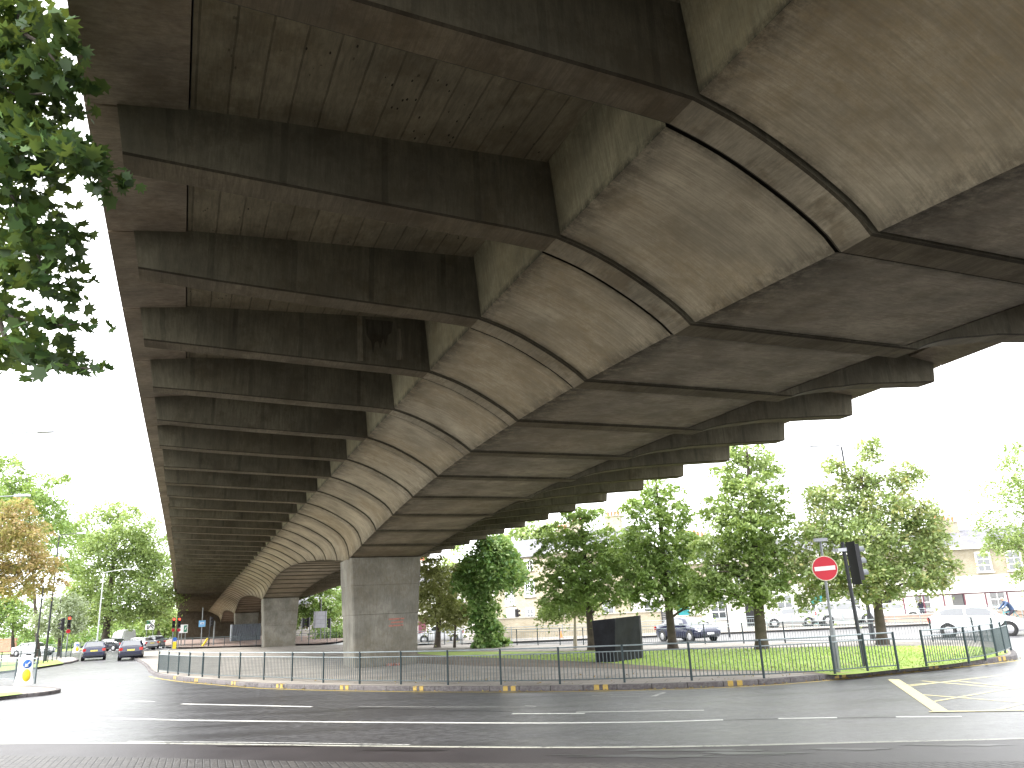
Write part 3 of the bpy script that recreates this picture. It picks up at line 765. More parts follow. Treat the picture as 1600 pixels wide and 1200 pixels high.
M_CLAD = plain('grey steel sheet', (.19, .215, .25), .5, .2)
mg = bpy.data.materials.new('clear glass'); mg.use_nodes = True
pb = mg.node_tree.nodes['Principled BSDF']; pb.inputs['Base Color'].default_value = (.85, .88, .88, 1); pb.inputs['Roughness'].default_value = .08; pb.inputs['Alpha'].default_value = .35
M_CLEAR = mg

# ------------------------------------------------------------------ guardrails
def railing(name, label, pts, h=1.0, z=KH, mats=(M_RAIL, M_POSTD, M_RAILL), bars=19, gaps=(), post_r=.034, barw=.0115, post_h=0.0, light_top=True, group=None, mid=.17):
    """pts: ground positions of the posts (x, y)"""
    base = pts[0]; t = thing(name, label, 'railing', (base[0], base[1], 0), group=group)
    L = lambda p, zz: (p[0] - base[0], p[1] - base[1], zz)
    for i, p in enumerate(pts):
        mb = MB(); mb.tube([L(p, z - .05), L(p, z + h + post_h)], post_r, 6); mb.build('post', mats[1], t)
    for i in range(len(pts) - 1):
        if i in gaps: continue
        a, b = np.array(pts[i]), np.array(pts[i + 1]); d = b - a; n_ = np.linalg.norm(d); u = d / n_
        a2, b2 = a + u * post_r * .9, b - u * post_r * .9
        mb = MB()
        for zz, r_ in ((z + h - .02, .021), (z + h - mid, .015), (z + .1, .016)):
            mb.tube([L(a2, zz), L(b2, zz)], r_, 5, 1 if zz > z + .5 and light_top else 0)
        nb = max(3, int(round(n_ / 2 * bars)))
        for j in range(1, nb):
            p = a2 + (b2 - a2) * j / nb
            x, y, _ = L(p, 0); z0, z1 = z + .1, z + h - mid
            mb.tube([(x, y, z0), (x, y, z1)], barw, 4, 0, caps=False)
        mb.build('rail_panel', [mats[0], mats[2]], t)
    return t
POSTS = [(247, 1050), (262, 1052), (278, 1054), (295, 1056), (316, 1057.5), (342, 1059.5), (374, 1060.5), (412, 1062), (456, 1064), (505, 1066.5), (562, 1068.5), (626.5, 1069), (700, 1070), (783, 1069.5), (875, 1068.5), (976, 1066), (1081, 1063), (1194, 1059.5), (1305, 1053), (1356, 1048.5), (1404, 1045.5), (1448, 1041), (1514, 1034), (1540, 1029.5), (1558, 1025), (1571, 1020.5), (1580, 1016)]
pp = [G(x, y, KH)[:2] for x, y in POSTS]
railing('guardrail', 'grey pedestrian guardrail curving along the near kerb in front of the piers', pp, gaps=(20,), h=.97)
# raised hoop top on the panel by the signal pole
BK = [(17.9, 31.5), (18.3, 33.6), (17.6, 35.6), (16.1, 37.1), (14.5, 38.6), (12.8, 40.1), (11.2, 41.5), (9.6, 42.9), (8.0, 44.4), (6.4, 45.8), (5.1, 47.3), (3.8, 48.7), (2.5, 50), (1.2, 51.3), (-.1, 53.1), (-1.4, 55), (-2.7, 56.8), (-4.0, 58.5), (-5.4, 60.4), (-6.8, 62.3), (-8.2, 64.2), (-9.8, 66)]
BK = [(x - .35, y - .35) for x, y in BK]
railing('guardrail', 'thin guardrail along the far kerb behind the lawn and tree trunks', BK, bars=15, barw=.007, h=.97)
fk = [gdep(px, D)[:2] for px, D in ((250, 90), (275, 86), (300, 83), (325, 81), (350, 80), (375, 79), (400, 78.5), (430, 78), (460, 77), (482, 76), (511, 75), (526, 74.5))]
railing('guardrail', 'low dark guardrail under the viaduct beyond the second pier', fk, bars=9, barw=.007, light_top=False)
lf = [gdep(px, D)[:2] for px, D in ((110, 72), (102, 69), (95, 66.5), (88, 64), (81, 61.5), (74, 59.3), (67, 57.5), (59, 56), (30, 54), (0, 53), (-35, 52))]
railing('guardrail', 'dark guardrail on the left kerb, close behind the white bollard', lf, bars=3, mats=(M_POSTD, M_POSTD, M_POSTD), light_top=False)
lf2 = [gdep(px, D)[:2] for px, D in ((54, 34), (22, 35.5), (-12, 37), (-50, 38.5))]
railing('guardrail', 'pale guardrail on the near traffic island beside the white bollard', lf2, bars=17, mats=(M_RAILL, M_RAIL, M_RAILL))
lf3 = [gdep(px, D)[:2] for px, D in ((134, 100), (125, 98), (114, 97), (104, 96), (92, 96), (80, 96), (66, 96))]
railing('guardrail', 'light guardrail at the mouth of the side road beneath the left trees', lf3, bars=5, mats=(M_RAILL, M_RAILL, M_RAILL), z=0)
fw = [gdep(px, 54 + (1650 - px) * .004)[:2] for px in np.linspace(1640, 640, 26)]
railing('guardrail', 'long pale guardrail on the far pavement before the houses', fw, bars=13, mats=(M_RAILL, M_RAILL, M_RAILL), barw=.007, z=.12)

# far pavement beyond the second road
FP = [gdep(1750, 52), gdep(1640, 53.2), gdep(1400, 54), gdep(1200, 55), gdep(1000, 55.8), gdep(800, 56.8), gdep(620, 58), gdep(560, 70), gdep(520, 95), gdep(700, 160), gdep(1750, 160)]
kerbed([p[:2] for p in FP], 'far_pavement', M_PAVE)
# soil bed under the viaduct
bed = [gdep(258, 92), gdep(300, 84.5), gdep(350, 81.5), gdep(400, 80), gdep(430, 79.5), gdep(520, 77), gdep(528, 100), gdep(470, 165), gdep(330, 175), gdep(266, 175)]
flat('planting_bed', [p[:2] for p in bed], .15, ground_mat('reddish soil', (.22, .15, .12), (.34, .25, .21), 1.0), 3)
# far left verge
flat('far_verge', [gdep(-300, 100)[:2], gdep(60, 97)[:2], gdep(135, 101)[:2], gdep(150, 130)[:2], gdep(180, 190)[:2], gdep(-300, 190)[:2]], .05, M_GRASS, 1)

# ------------------------------------------------------------------ trees
def leaf_obj(name, pts_src, mat, parent, loc, size, seed, lobed=False, aspect=.55):
    """pts_src: (n,3) positions, tints"""
    rng = np.random.default_rng(seed); P, tint = pts_src; n = len(P)
    nrm = rng.normal(size=(n, 3)); nrm[:, 2] = np.abs(nrm[:, 2]) + .35; nrm /= np.linalg.norm(nrm, axis=1)[:, None]
    a = np.cross(nrm, rng.normal(size=(n, 3))); a /= np.linalg.norm(a, axis=1)[:, None]; b = np.cross(nrm, a)
    sz = size * rng.uniform(.6, 1.35, n)[:, None]
    if lobed:
        ang = np.array([0, .35, .62, .95, 1.3, 1.65, 2.3, math.pi]); rad = np.array([1, .55, .92, .5, .85, .45, .5, .3])
        th = np.r_[ang, -ang[1:-1][::-1]]; rr = np.r_[rad, rad[1:-1][::-1]]; m_ = len(th)
        fold = .18
        V = np.stack([P + a * sz * math.cos(t) * r_ + b * sz * math.sin(t) * r_ + nrm * sz * abs(math.sin(t)) * r_ * fold for t, r_ in zip(th, rr)], 1)
    else:
        m_ = 4
        V = np.stack([P + a * sz * .5, P + b * sz * aspect * .5 + nrm * sz * .08, P - a * sz * .5, P - b * sz * aspect * .5 + nrm * sz * .08], 1)
    V = V.reshape(-1, 3) - np.array(loc)
    me = bpy.data.meshes.new(name); me.vertices.add(n * m_); me.vertices.foreach_set('co', V.ravel().astype(np.float32))
    me.loops.add(n * m_); me.loops.foreach_set('vertex_index', np.arange(n * m_, dtype=np.int32))
    me.polygons.add(n); me.polygons.foreach_set('loop_start', np.arange(0, n * m_, m_, dtype=np.int32)); me.polygons.foreach_set('loop_total', np.full(n, m_, np.int32))
    me.update(); me.validate()
    at = me.attributes.new('tint', 'FLOAT', 'POINT'); at.data.foreach_set('value', np.repeat(tint, m_).astype(np.float32))
    me.materials.append(mat); o = bpy.data.objects.new(name, me); COL.objects.link(o); o.parent = parent; return o
def clumps(blobs, n, rng, csize=.2, flat_=1.0, shell=.6):
    vol = np.array([b[3] * b[4] * b[5] for b in blobs]) ** .72; vol /= vol.sum()
    PP, TT, CC = [], [], []
    for b, v in zip(blobs, vol):
        nb = int(n * v); nc = max(5, nb // 44)
        d = rng.normal(size=(nc, 3)); d /= np.linalg.norm(d, axis=1)[:, None]; r_ = rng.uniform(0, 1, nc) ** (1 / 3 * shell + .1)
        c = np.array(b[:3]) + d * r_[:, None] * np.array(b[3:6]); tc_ = rng.uniform(0, 1, nc)
        idx = rng.integers(0, nc, nb); cr_ = csize * min(b[3:6]) ** .5
        off = rng.normal(size=(nb, 3)) * cr_ * np.array([1.15, 1.15, .55 * flat_]); off[:, 2] -= .35 * (off[:, 0] ** 2 + off[:, 1] ** 2) / cr_
        PP.append(c[idx] + off); TT.append(np.clip(tc_[idx] * .65 + rng.uniform(0, .45, nb), 0, 1)); CC.append(c)
    return np.concatenate(PP), np.concatenate(TT), np.concatenate(CC)
def tree(name, label, base, top, pxblobs, n, size, mat, D=None, r0=.2, group=None, seed=1, csize=.25, cat='tree', trunk_mat=M_BARK, ysq=.85, shell=.6, nlimb=26, bend=0, flat_=1.0):
    """base/top: picture coordinates of trunk foot and tip of the leader (foot stands on the ground at depth D)"""
    rng = np.random.default_rng(seed)
    b0 = gdep(base[0], D) if D else G(*base)
    D = D or depth(b0); k = D / F
    tp = W(top[0], top[1], D)
    t = thing(name, label, cat, b0, group=group)
    blobs = []
    for i, (x, y, rx, ry) in enumerate(pxblobs):
        dd = rng.uniform(-.5, .5) * 60 * k
        c = W(x, y, D) + np.array([0, 1, 0]) * dd * (.9 if len(pxblobs) > 2 else 0)
        sc = depth(c) / D; c = W(x, y, depth(c)); blobs.append((*c, rx * k * sc, max(rx, ry) * k * ysq * 1.1, ry * k * sc))
    P, T, C = clumps(blobs, n, rng, csize, flat_, shell)
    mb = MB(); mid_ = b0 + (tp - b0) * .5 + np.array([bend, bend * .5, 0]); path = smooth([b0 - b0, (mid_ - b0), tp - b0], 5)
    rad = [r0 * (1.35 if i == 0 else 1) * (1 - .93 * i / (len(path) - 1)) + .012 for i in range(len(path))]
    mb.tube(path, rad, 8); mb.build('trunk', trunk_mat, t)
    mb = MB(); sel = C[rng.permutation(len(C))[:nlimb]] - b0
    for c in sel:
        zt = np.clip((c[2] - .18 * np.linalg.norm(c[:2])) / max(path[-1][2], .1), .22, .93) * (len(path) - 1)
        i = int(zt); fpos = path[i] + (path[min(i + 1, len(path) - 1)] - path[i]) * (zt - i)
        rr = max(.02, rad[min(i, len(rad) - 1)] * .34); m_ = fpos + (c - fpos) * .55 + np.array([0, 0, .12 * np.linalg.norm(c - fpos)])
        mb.tube(smooth([fpos, m_, c], 3), np.linspace(rr, .012, 7), 5, caps=False)
    mb.build('limbs', trunk_mat, t)
    leaf_obj('crown', (P, T), mat, t, b0, size, seed + 50)
    return t
tree('olive_tree', 'small layered olive green tree right of the big near pier', (683, 1015), (690, 900), [(693, 962, 46, 17), (680, 935, 40, 20), (715, 940, 30, 22), (664, 905, 22, 30), (700, 905, 40, 25), (672, 880, 26, 14), (712, 885, 24, 14)], 10750, 0.224, L_OLIVE, seed=1, flat_=.5, r0=.22)
tree('young_tree', 'thin dark stemmed young tree between the olive tree and the ivy tree', (710, 1015), (712, 955), [(722, 958, 22, 14), (712, 950, 18, 10)], 1224, 0.224, L_OLIVE, seed=2, r0=.1, nlimb=6)
tree('ivy_tree', 'ivy clad tree with a rounded head and leaves down to the ground', (748, 1015), (760, 865), [(768, 880, 46, 36), (735, 905, 24, 22), (800, 892, 24, 28), (768, 850, 28, 16), (752, 925, 20, 24), (757, 950, 20, 22), (757, 978, 24, 22), (768, 1002, 26, 12), (748, 1000, 14, 14)], 17680, 0.269, L_IVY, seed=3, csize=.22, r0=.3)
tree('birch_tree', 'small pale stemmed tree just left of the black metal cabinet', (899, 1018), (898, 945), [(878, 950, 42, 12), (905, 940, 38, 14), (860, 960, 16, 8)], 3536, 0.190, L_LIGHT, seed=4, r0=.11, trunk_mat=plain('pale bark', (.4, .36, .28), .9), nlimb=10)
tree('tall_tree', 'tall feathery tree directly behind the black metal cabinet', (926, 1020), (908, 800), [(905, 800, 42, 16), (880, 832, 42, 22), (935, 838, 46, 24), (868, 870, 36, 20), (925, 878, 60, 26), (975, 895, 36, 22), (885, 908, 52, 22), (945, 925, 54, 20), (870, 935, 34, 16), (965, 865, 34, 20)], 17919, 0.190, L_GREEN, seed=5, r0=.22, csize=.2, flat_=.5)
tree('tall_tree', 'tall feathery tree, first one right of the black metal cabinet', (1052, 1018), (1024, 745), [(1030, 760, 30, 22), (1005, 790, 34, 22), (1052, 800, 34, 24), (1015, 830, 46, 22), (1072, 845, 34, 22), (1000, 865, 44, 22), (1052, 875, 50, 22), (1010, 905, 46, 20), (1068, 912, 50, 20), (1040, 935, 40, 12), (990, 925, 22, 14), (1085, 930, 30, 22)], 17919, 0.190, L_GREEN, seed=6, r0=.22, csize=.2, flat_=.5)
tree('tall_tree', 'tallest feathery tree with a dark straight trunk, left of the no entry sign', (1191, 1019), (1166, 690), [(1165, 705, 34, 18), (1195, 722, 28, 24), (1135, 745, 30, 24), (1180, 762, 44, 26), (1125, 790, 34, 26), (1205, 800, 40, 26), (1160, 820, 52, 24), (1215, 845, 36, 24), (1120, 850, 40, 26), (1175, 870, 56, 24), (1110, 895, 36, 22), (1200, 900, 50, 22), (1150, 920, 56, 18), (1100, 925, 30, 14), (1185, 938, 36, 10)], 22696, 0.185, L_LIGHT, seed=7, r0=.27, csize=.2, flat_=.5)
tree('broad_tree', 'broad drooping tree with yellowing leaves behind the no entry sign and signal', (1380, 1012), (1345, 740), [(1358, 700, 18, 22), (1300, 728, 18, 16), (1408, 740, 30, 24), (1345, 750, 34, 26), (1295, 775, 40, 28), (1375, 790, 50, 26), (1440, 800, 38, 30), (1280, 825, 42, 28), (1345, 830, 56, 28), (1420, 845, 56, 30), (1470, 870, 26, 26), (1265, 872, 34, 26), (1335, 880, 60, 26), (1410, 895, 56, 24), (1285, 915, 40, 18), (1360, 922, 46, 14), (1458, 908, 30, 16), (1263, 938, 16, 16)], 31059, 0.168, leafmat('yellowing olive leaves', [(0.11, 0.17, 0.06), (0.25, 0.34, 0.13), (0.4, 0.48, 0.23), (0.44, 0.4, 0.17)]), seed=8, r0=.24, csize=.2)
tree('street_tree', 'sparse light green tree reaching in at the right picture edge', (1650, 990), (1630, 700), [(1590, 715, 40, 24), (1560, 760, 34, 22), (1610, 775, 50, 30), (1545, 810, 30, 22), (1590, 835, 44, 24), (1550, 850, 34, 16), (1610, 885, 40, 20), (1640, 740, 60, 50), (1650, 840, 60, 60)], 12240, 0.224, L_LIGHT, D=55, seed=9, r0=.3, csize=.3, shell=.9)
tree('garden_tree', 'low pale green tree in front of the houses above the shelter', (1565, 960), (1560, 905), [(1560, 905, 48, 11), (1530, 910, 22, 8), (1600, 900, 30, 12)], 3536, 0.246, L_GREY, D=66, seed=10, r0=.12)
tree('background_tree', 'green tree rising behind the slate roofed brick house', (810, 960), (815, 830), [(810, 845, 46, 22), (840, 825, 34, 18), (790, 858, 22, 14), (870, 840, 40, 30)], 4760, 0.448, L_LIGHT, D=105, seed=11, r0=.35)
tree('background_tree', 'dark green tree seen between the two piers above the pale sign back', (500, 990), (500, 930), [(470, 962, 26, 20), (505, 940, 34, 24), (530, 950, 20, 36), (490, 960, 34, 22), (515, 905, 30, 25)], 6800, 0.448, L_GREEN, D=112, seed=12, r0=.4)
tree('background_tree', 'pale green tree far off right of the big pier', (600, 990), (600, 900), [(600, 920, 60, 50), (660, 900, 50, 40), (720, 890, 40, 40), (640, 950, 50, 20)], 6800, 0.560, L_LIGHT, D=125, seed=13, r0=.4)
tree('autumn_tree', 'orange tinged autumn tree at the left picture edge', (-25, 1010), (5, 800), [(20, 795, 34, 20), (-5, 830, 40, 26), (50, 835, 34, 22), (20, 870, 50, 24), (68, 880, 30, 18), (30, 915, 44, 16), (84, 912, 20, 8), (-20, 890, 40, 40)], 17680, 0.224, L_ORANGE, D=58, seed=14, r0=.16, flat_=.6)
tree('green_tree', 'pale green tall tree behind the orange autumn tree', (60, 1000), (40, 720), [(10, 728, 30, 18), (45, 752, 34, 16), (85, 748, 22, 10), (30, 775, 50, 22), (80, 795, 34, 22), (100, 835, 28, 26), (60, 830, 50, 30), (105, 880, 24, 26), (10, 790, 40, 50)], 13140, 0.336, L_GREEN, D=82, seed=15, r0=.2, csize=.3)
tree('plane_tree', 'huge rounded green tree beyond the street lamp on the left road', (163, 1002), (185, 800), [(180, 795, 34, 14), (150, 822, 42, 22), (212, 818, 34, 22), (183, 850, 62, 24), (238, 850, 30, 24), (140, 870, 36, 26), (215, 880, 50, 26), (165, 905, 54, 26), (235, 920, 34, 24), (130, 925, 30, 30), (195, 940, 50, 22), (252, 885, 24, 26), (262, 920, 20, 28), (165, 960, 40, 16), (120, 965, 26, 24), (235, 955, 22, 16)], 32640, 0.381, L_LIGHT, D=100, seed=16, r0=.5, csize=.36)
tree('willow_tree', 'silvery grey green tree behind the left traffic signal', (92, 1010), (95, 935), [(95, 940, 28, 18), (80, 962, 28, 18), (115, 955, 20, 22), (100, 975, 34, 14)], 8160, 0.246, L_GREY, D=80, seed=17, r0=.2)
tree('dark_tree', 'dark green bushy tree under the orange autumn tree', (20, 1005), (20, 955), [(-15, 945, 30, 24), (25, 940, 26, 14), (10, 950, 28, 20), (40, 965, 24, 18), (5, 975, 30, 14), (60, 985, 24, 10)], 6800, 0.314, L_GREEN, D=88, seed=18, r0=.25)
def hedge(name, label, cat, blobs, n, size, mat, D, seed):
    rng = np.random.default_rng(seed); bl = []
    for x, D_, rx, hz in blobs:
        c = gdep(x, D_); bl.append((c[0], c[1], hz * .5, rx, rx * .7, hz * .55))
    P, T, C = clumps(bl, n, rng, .4, 1, .8); P[:, 2] = np.abs(P[:, 2]) + .02
    o = thing(name, label, cat, (bl[0][0], bl[0][1], 0))
    mb = MB(); b0 = np.array([bl[0][0], bl[0][1], 0])
    for c in C[:: max(1, len(C) // 40)]:
        mb.tube([(c[0] - b0[0], c[1] - b0[1], 0), (c - b0)], [.05, .015], 4, caps=False)
    mb.build('stems', M_BARK, o); leaf_obj('foliage', (P, T), mat, o, b0, size, seed); return o
hedge('hedge', 'dark hedge running below the left trees behind the side road railing', 'hedge', [(x, 118, 4, 3.4) for x in range(-20, 160, 16)], 9000, .35, L_IVY, 118, 21)
hedge('hedge', 'far green hedge closing the end of the left road', 'hedge', [(x, 170, 6, 7 + 2 * math.sin(x)) for x in range(140, 300, 16)], 9000, .6, L_GREEN, 170, 22)
hedge('hedge', 'low clipped hedge beyond the junction seen between the two piers', 'hedge', [(x, 98, 1.6, 1.9) for x in range(505, 545, 8)], 1800, .25, L_IVY, 98, 23)
for i, (x, D_, y, rx, ry, mt, lb) in enumerate([(248, 165, 945, 24, 26, L_LIGHT, 'light green tree closest to the viaduct edge at the end of the left road'), (222, 180, 962, 24, 20, L_GREEN, 'mid green tree behind the junction map sign'), (275, 190, 955, 26, 30, L_LIGHT, 'pale tree farthest off, partly behind the deck edge')]):
    tree('background_tree', lb, (x, 1000), (x, y), [(x, y, rx, ry), (x - 8, y + 18, rx, ry * .7), (x + 10, y + 14, rx * .8, ry * .8)], 3500, .6, mt, D=D_, seed=30 + i, r0=.4)

# overhanging plane tree, its trunk outside the picture on the left
PT = np.array([-8.6, 7.2, 0.0])
pt = thing('plane_tree', 'overhanging plane tree branches with lobed leaves at the upper left', 'tree', PT)
mb = MB(); mb.tube(smooth([(0, 0, 0), (.1, .1, 3), (-.1, .2, 6), (.2, .2, 10.5)], 4), np.linspace(.38, .12, 13), 12); mb.build('trunk', M_BARK, pt)
rng = np.random.default_rng(77)
spec = [  # px, py, rx, ry, D, count
    (15, 15, 55, 42, 7.0, 150), (62, 30, 30, 24, 6.6, 44), (20, 85, 60, 40, 7.3, 150), (90, 105, 26, 16, 6.8, 34), (30, 140, 55, 30, 7.2, 100), (88, 140, 20, 14, 6.9, 22),
    (15, 200, 55, 42, 7.4, 150), (70, 215, 40, 26, 6.9, 75), (120, 245, 30, 18, 6.7, 60), (148, 258, 18, 16, 6.6, 30), (135, 290, 14, 12, 6.7, 13), (30, 265, 48, 32, 7.2, 95), (12, 305, 38, 22, 7.2, 55),
    (65, 350, 24, 26, 7.0, 44), (25, 345, 24, 30, 7.1, 40), (80, 395, 18, 28, 6.9, 36), (40, 400, 34, 24, 7.2, 52), (12, 430, 26, 34, 7.2, 48), (72, 440, 22, 20, 6.9, 34), (90, 465, 10, 14, 6.9, 10),
    (15, 490, 22, 24, 7.0, 30), (85, 505, 20, 12, 6.8, 16), (126, 505, 10, 8, 6.7, 7), (75, 530, 16, 14, 6.8, 14), (20, 548, 36, 20, 6.9, 52), (70, 560, 34, 10, 6.8, 28), (118, 578, 16, 8, 6.7, 12), (158, 577, 9, 6, 6.6, 5), (5, 580, 10, 16, 7, 10),
    (-60, 60, 60, 90, 7.4, 160), (-70, 250, 60, 100, 7.4, 160), (-60, 450, 50, 90, 7.3, 120)]
PL, TL = [], []
for x, y, rx, ry, D_, n in spec:
    n = int(n * 1.55)
    k = D_ / F; c = W(x, y, D_); q = rng.normal(size=(n, 3)) * .52; q = np.clip(q, -.95, .95)
    PL.append(c + RT * (q[:, :1] * rx * k) + UP * (q[:, 1:2] * ry * k) + FW * (q[:, 2:] * .7)); TL.append(np.clip(rng.uniform(0, 1, n) * .9 + .05, 0, 1))
# rest of the crown, beyond the frame
for c, s_, n in (((-9, 8, 8), 2.0, 500), ((-10.5, 6, 7.5), 2.2, 500), ((-8.5, 5, 9.5), 2, 500), ((-11, 9.5, 8.5), 1.8, 300)):
    q = rng.normal(size=(n, 3)) * .5; PL.append(np.array(c) + q * s_); TL.append(rng.uniform(0, 1, n))
leaf_obj('crown', (np.concatenate(PL), np.concatenate(TL)), L_PLANE, pt, PT, .098, 5, lobed=True)
def wl(x, y, D_): return W(x, y, D_) - PT
mb = MB()
for path, r0 in (([(.1, .15, 6.2), wl(-200, 120, 7.4), wl(-40, 60, 7.2), wl(40, 55, 7.0), wl(95, 105, 6.8)], .07), ([(.1, .15, 5.0), wl(-220, 330, 7.5), wl(-20, 235, 7.2), wl(70, 215, 6.9), wl(150, 265, 6.6)], .06),
                 ([wl(-20, 235, 7.2), wl(30, 330, 7.1), wl(60, 400, 7.0), wl(85, 470, 6.9)], .022), ([(.05, .1, 3.6), wl(-200, 540, 7.4), wl(-30, 480, 7.2), wl(20, 545, 7.0), wl(100, 570, 6.8), wl(155, 578, 6.6)], .045),
                 ([wl(-30, 480, 7.2), wl(40, 500, 7.0), wl(90, 508, 6.8), wl(125, 505, 6.7)], .018), ([wl(40, 55, 7.0), wl(30, 10, 7.0), wl(70, -20, 6.8)], .03), ([wl(-40, 60, 7.2), wl(10, 140, 7.2), wl(80, 145, 6.9)], .03)):
    P_ = smooth(path, 5); mb.tube(P_, np.linspace(r0, .006, len(P_)), 6)
mb.build('limbs', M_BARK, pt)
# fallen leaves along the kerb
mbl_ = []
rng = np.random.default_rng(9)
q = np.array([[*(kerb[i % 13] * (1 - t) + kerb[min(i % 13 + 1, 13)] * t), 0] for i, t in zip(rng.integers(3, 13, 260), rng.uniform(0, 1, 260))])
q[:, :2] += rng.normal(size=(260, 2)) * np.array([.1, .06]) - np.array([0, .16]); q[:, 2] = .012
q2 = np.array([[*(kerb[i] * (1 - t) + kerb[min(i + 1, 13)] * t), KH + .012] for i, t in zip(rng.integers(5, 13, 160), rng.uniform(0, 1, 160))]); q2[:, 1] += rng.uniform(.3, 3.5, 160)
Q = np.concatenate([q, q2]); rngl = leaf_obj('fallen_leaves', (Q, rng.uniform(0, 1, len(Q))), leafmat('dry leaves', [(.16, .09, .03), (.3, .2, .06), (.35, .3, .1)], .1), None, (0, 0, 0), .07, 4); rngl['kind'] = 'stuff'

# ------------------------------------------------------------------ signs and signals
def Rz(a): return Matrix.Rotation(a, 3, 'Z')
def face_cam(p): return math.atan2(-p[0], p[1]) if False else math.atan2(p[0], -p[1])    # rotation so that local -Y points at the viewer
def yaw_to(p): return math.atan2(-(0 - p[0]), (0 - p[1])) + math.pi   # local -Y towards the origin
def pole_mb(h, r=.045, r2=None, z0=0, x=0, y=0, n=10):
    mb = MB(); mb.tube([(x, y, z0), (x, y, z0 + h)], [r, r2 or r], n); return mb
def cyl_y(mb, c, r, y0, y1, n=24, mi=0): mb.lathe([(r, y0), (r, y1)], c, 'Y', n, mi)
# no entry sign
p = G(1309, 1050, KH); p[2] = KH
t = thing('no_entry_sign', 'round red no entry sign on a grey pole beside the black signal pole', 'road sign', p, yaw_to(p) + math.radians(4))
mb = MB(); mb.tube([(0, 0, 0), (0, 0, 1.15)], .075, 12); mb.tube([(0, 0, 1.15), (0, 0, 3.42)], .04, 10); mb.build('pole', M_STEEL, t)
sz = 2.75
mb = MB(); cyl_y(mb, (.02, -.06, sz), .345, -.012, .0, 40); mb.build('sign_plate', plain('pale sign edge', (.7, .66, .5), .5), t)
mb = MB(); cyl_y(mb, (.02, -.06, sz), .322, -.018, -.011, 40); mb.build('red_disc', M_RED, t)
mb = MB(); mb.box((.02, -.082, sz), (.55, .006, .115), tilt=Matrix.Rotation(math.radians(-3), 3, 'Y')); mb.build('white_bar', M_WHITE, t)
mb = MB(); mb.box((-.01, -.16, 3.53), (.36, .2, .09)); mb.build('sign_lamp', M_SIGNBACK, t, bevel=.015)
mb = MB(); mb.tube([(0, 0, 3.4), (0, -.02, 3.5)], .03, 8); mb.build('lamp_bracket', M_STEEL, t); t.rotation_euler = (0, math.radians(1.0), t.rotation_euler[2])
def signal(name, label, p, top, facing, lit=None, pole_h=None, head_r=.11, group=None, hoods=True, extra=None, pole_mat=M_DGREY, side=0.0):
    """three-lamp head, local -Y = the way the lamps face"""
    t = thing(name, label, 'traffic light', p, facing, group)
    pole_mb(pole_h or top + .05, .055).build('pole', pole_mat, t)
    mb = MB(); mb.box((side, -.16, top - .52), (.30, .16, 1.06)); hd = mb.build('signal_head', M_BLACK, t, bevel=.02)
    for i in range(3):
        z = top - .17 - .34 * i
        mb = MB(); mb.lathe([(.1, 0), (.085, -.015), (.0001, -.03)], (side, -.242, z), 'Y', 14); mb.build('lens', (M_LRED if lit == i else M_LENS), hd)
        if hoods:
            mb = MB(); rows = []
            for y in (-.24, -.44):
                rows.append([(side + .115 * math.cos(a), y, z + .115 * math.sin(a)) for a in np.linspace(-.5, math.pi + .5, 12)])
            rows += [[(x * 1, y, zz) for x, y, zz in r_] for r_ in ([(side + .108 * math.cos(a), -.44, z + .108 * math.sin(a)) for a in np.linspace(-.5, math.pi + .5, 12)], [(side + .108 * math.cos(a), -.24, z + .108 * math.sin(a)) for a in np.linspace(-.5, math.pi + .5, 12)])]
            mb.grid(rows, None, 0, True); mb.build('hood', M_BLACK if hoods is True else hoods, hd)
    mb = MB(); mb.box((side * .5, -.06, top - .25), (.06 + abs(side), .1, .05)); mb.box((side * .5, -.06, top - .8), (.06 + abs(side), .1, .05)); mb.build('bracket', M_DGREY, t)
    return t, hd
p = G(1351, 1041, KH); p[2] = KH
t, hd = signal('traffic_signal', 'black traffic signal pole with its head turned away to the right behind the guardrail', p, 3.62, math.atan2(.95, -.25) - 0, pole_h=3.55, hoods=plain('grey hood', (.11, .12, .13), .5), side=0.0)
mb = MB(); mb.box((0, -.06, 3.62 - .54), (.42, .02, 1.26)); mb.build('backing_board', M_BLACK, hd)
hd.location = (0, -.2, -.16); t.rotation_euler = (math.radians(-1.4), 0, t.rotation_euler[2])
mb = MB(); mb.box((-.02, .13, 3.32), (.2, .3, .1)); mb.build('detector', M_SIGNBACK, t)
def small_signal(px, D, ytop, label, lit=0, faces=0.0, white=True, name='traffic_signal', n2=None, group=None, pole_mat=M_STEEL):
    p = gdep(px, D); p[2] = KH if D < 92 else 0; top = W(px, ytop, D)[2] - p[2]
    t, hd = signal(name, label, p, top, yaw_to(p) + faces, lit, group=group, pole_mat=pole_mat)
    if white:
        mb = MB(); cyl_y(mb, (0, -.1, top - 1.28), .17, -.02, .02, 20); mb.build('round_sign', M_WHITE, t)
        mb = MB(); mb.lathe([(.17, -.022), (.17, -.028), (.135, -.028), (.135, -.022)], (0, -.1, top - 1.28), 'Y', 20); mb.build('sign_border', M_RED, t)
    return t
small_signal(102, 70, 963, 'traffic signal showing red at left with a round white sign beneath, beside the silvery tree', 0)
small_signal(94, 70.5, 966, 'unlit traffic signal seen side-on, just left of the red one beside the silvery tree', None, math.radians(-75), white=False, pole_mat=M_DGREY)
small_signal(160, 112, 975, 'distant traffic signal showing red to the left of the white van', 0, white=False)
small_signal(268.5, 84, 965, 'left one of two red traffic signals at the near corner of the viaduct road', 0)
small_signal(277.5, 84.5, 965, 'right one of two red traffic signals at the near corner of the viaduct road', 0)
small_signal(326, 88, 964, 'dark traffic signal head beside the blue sign under the viaduct', None, math.radians(50), white=False, pole_mat=M_DGREY)
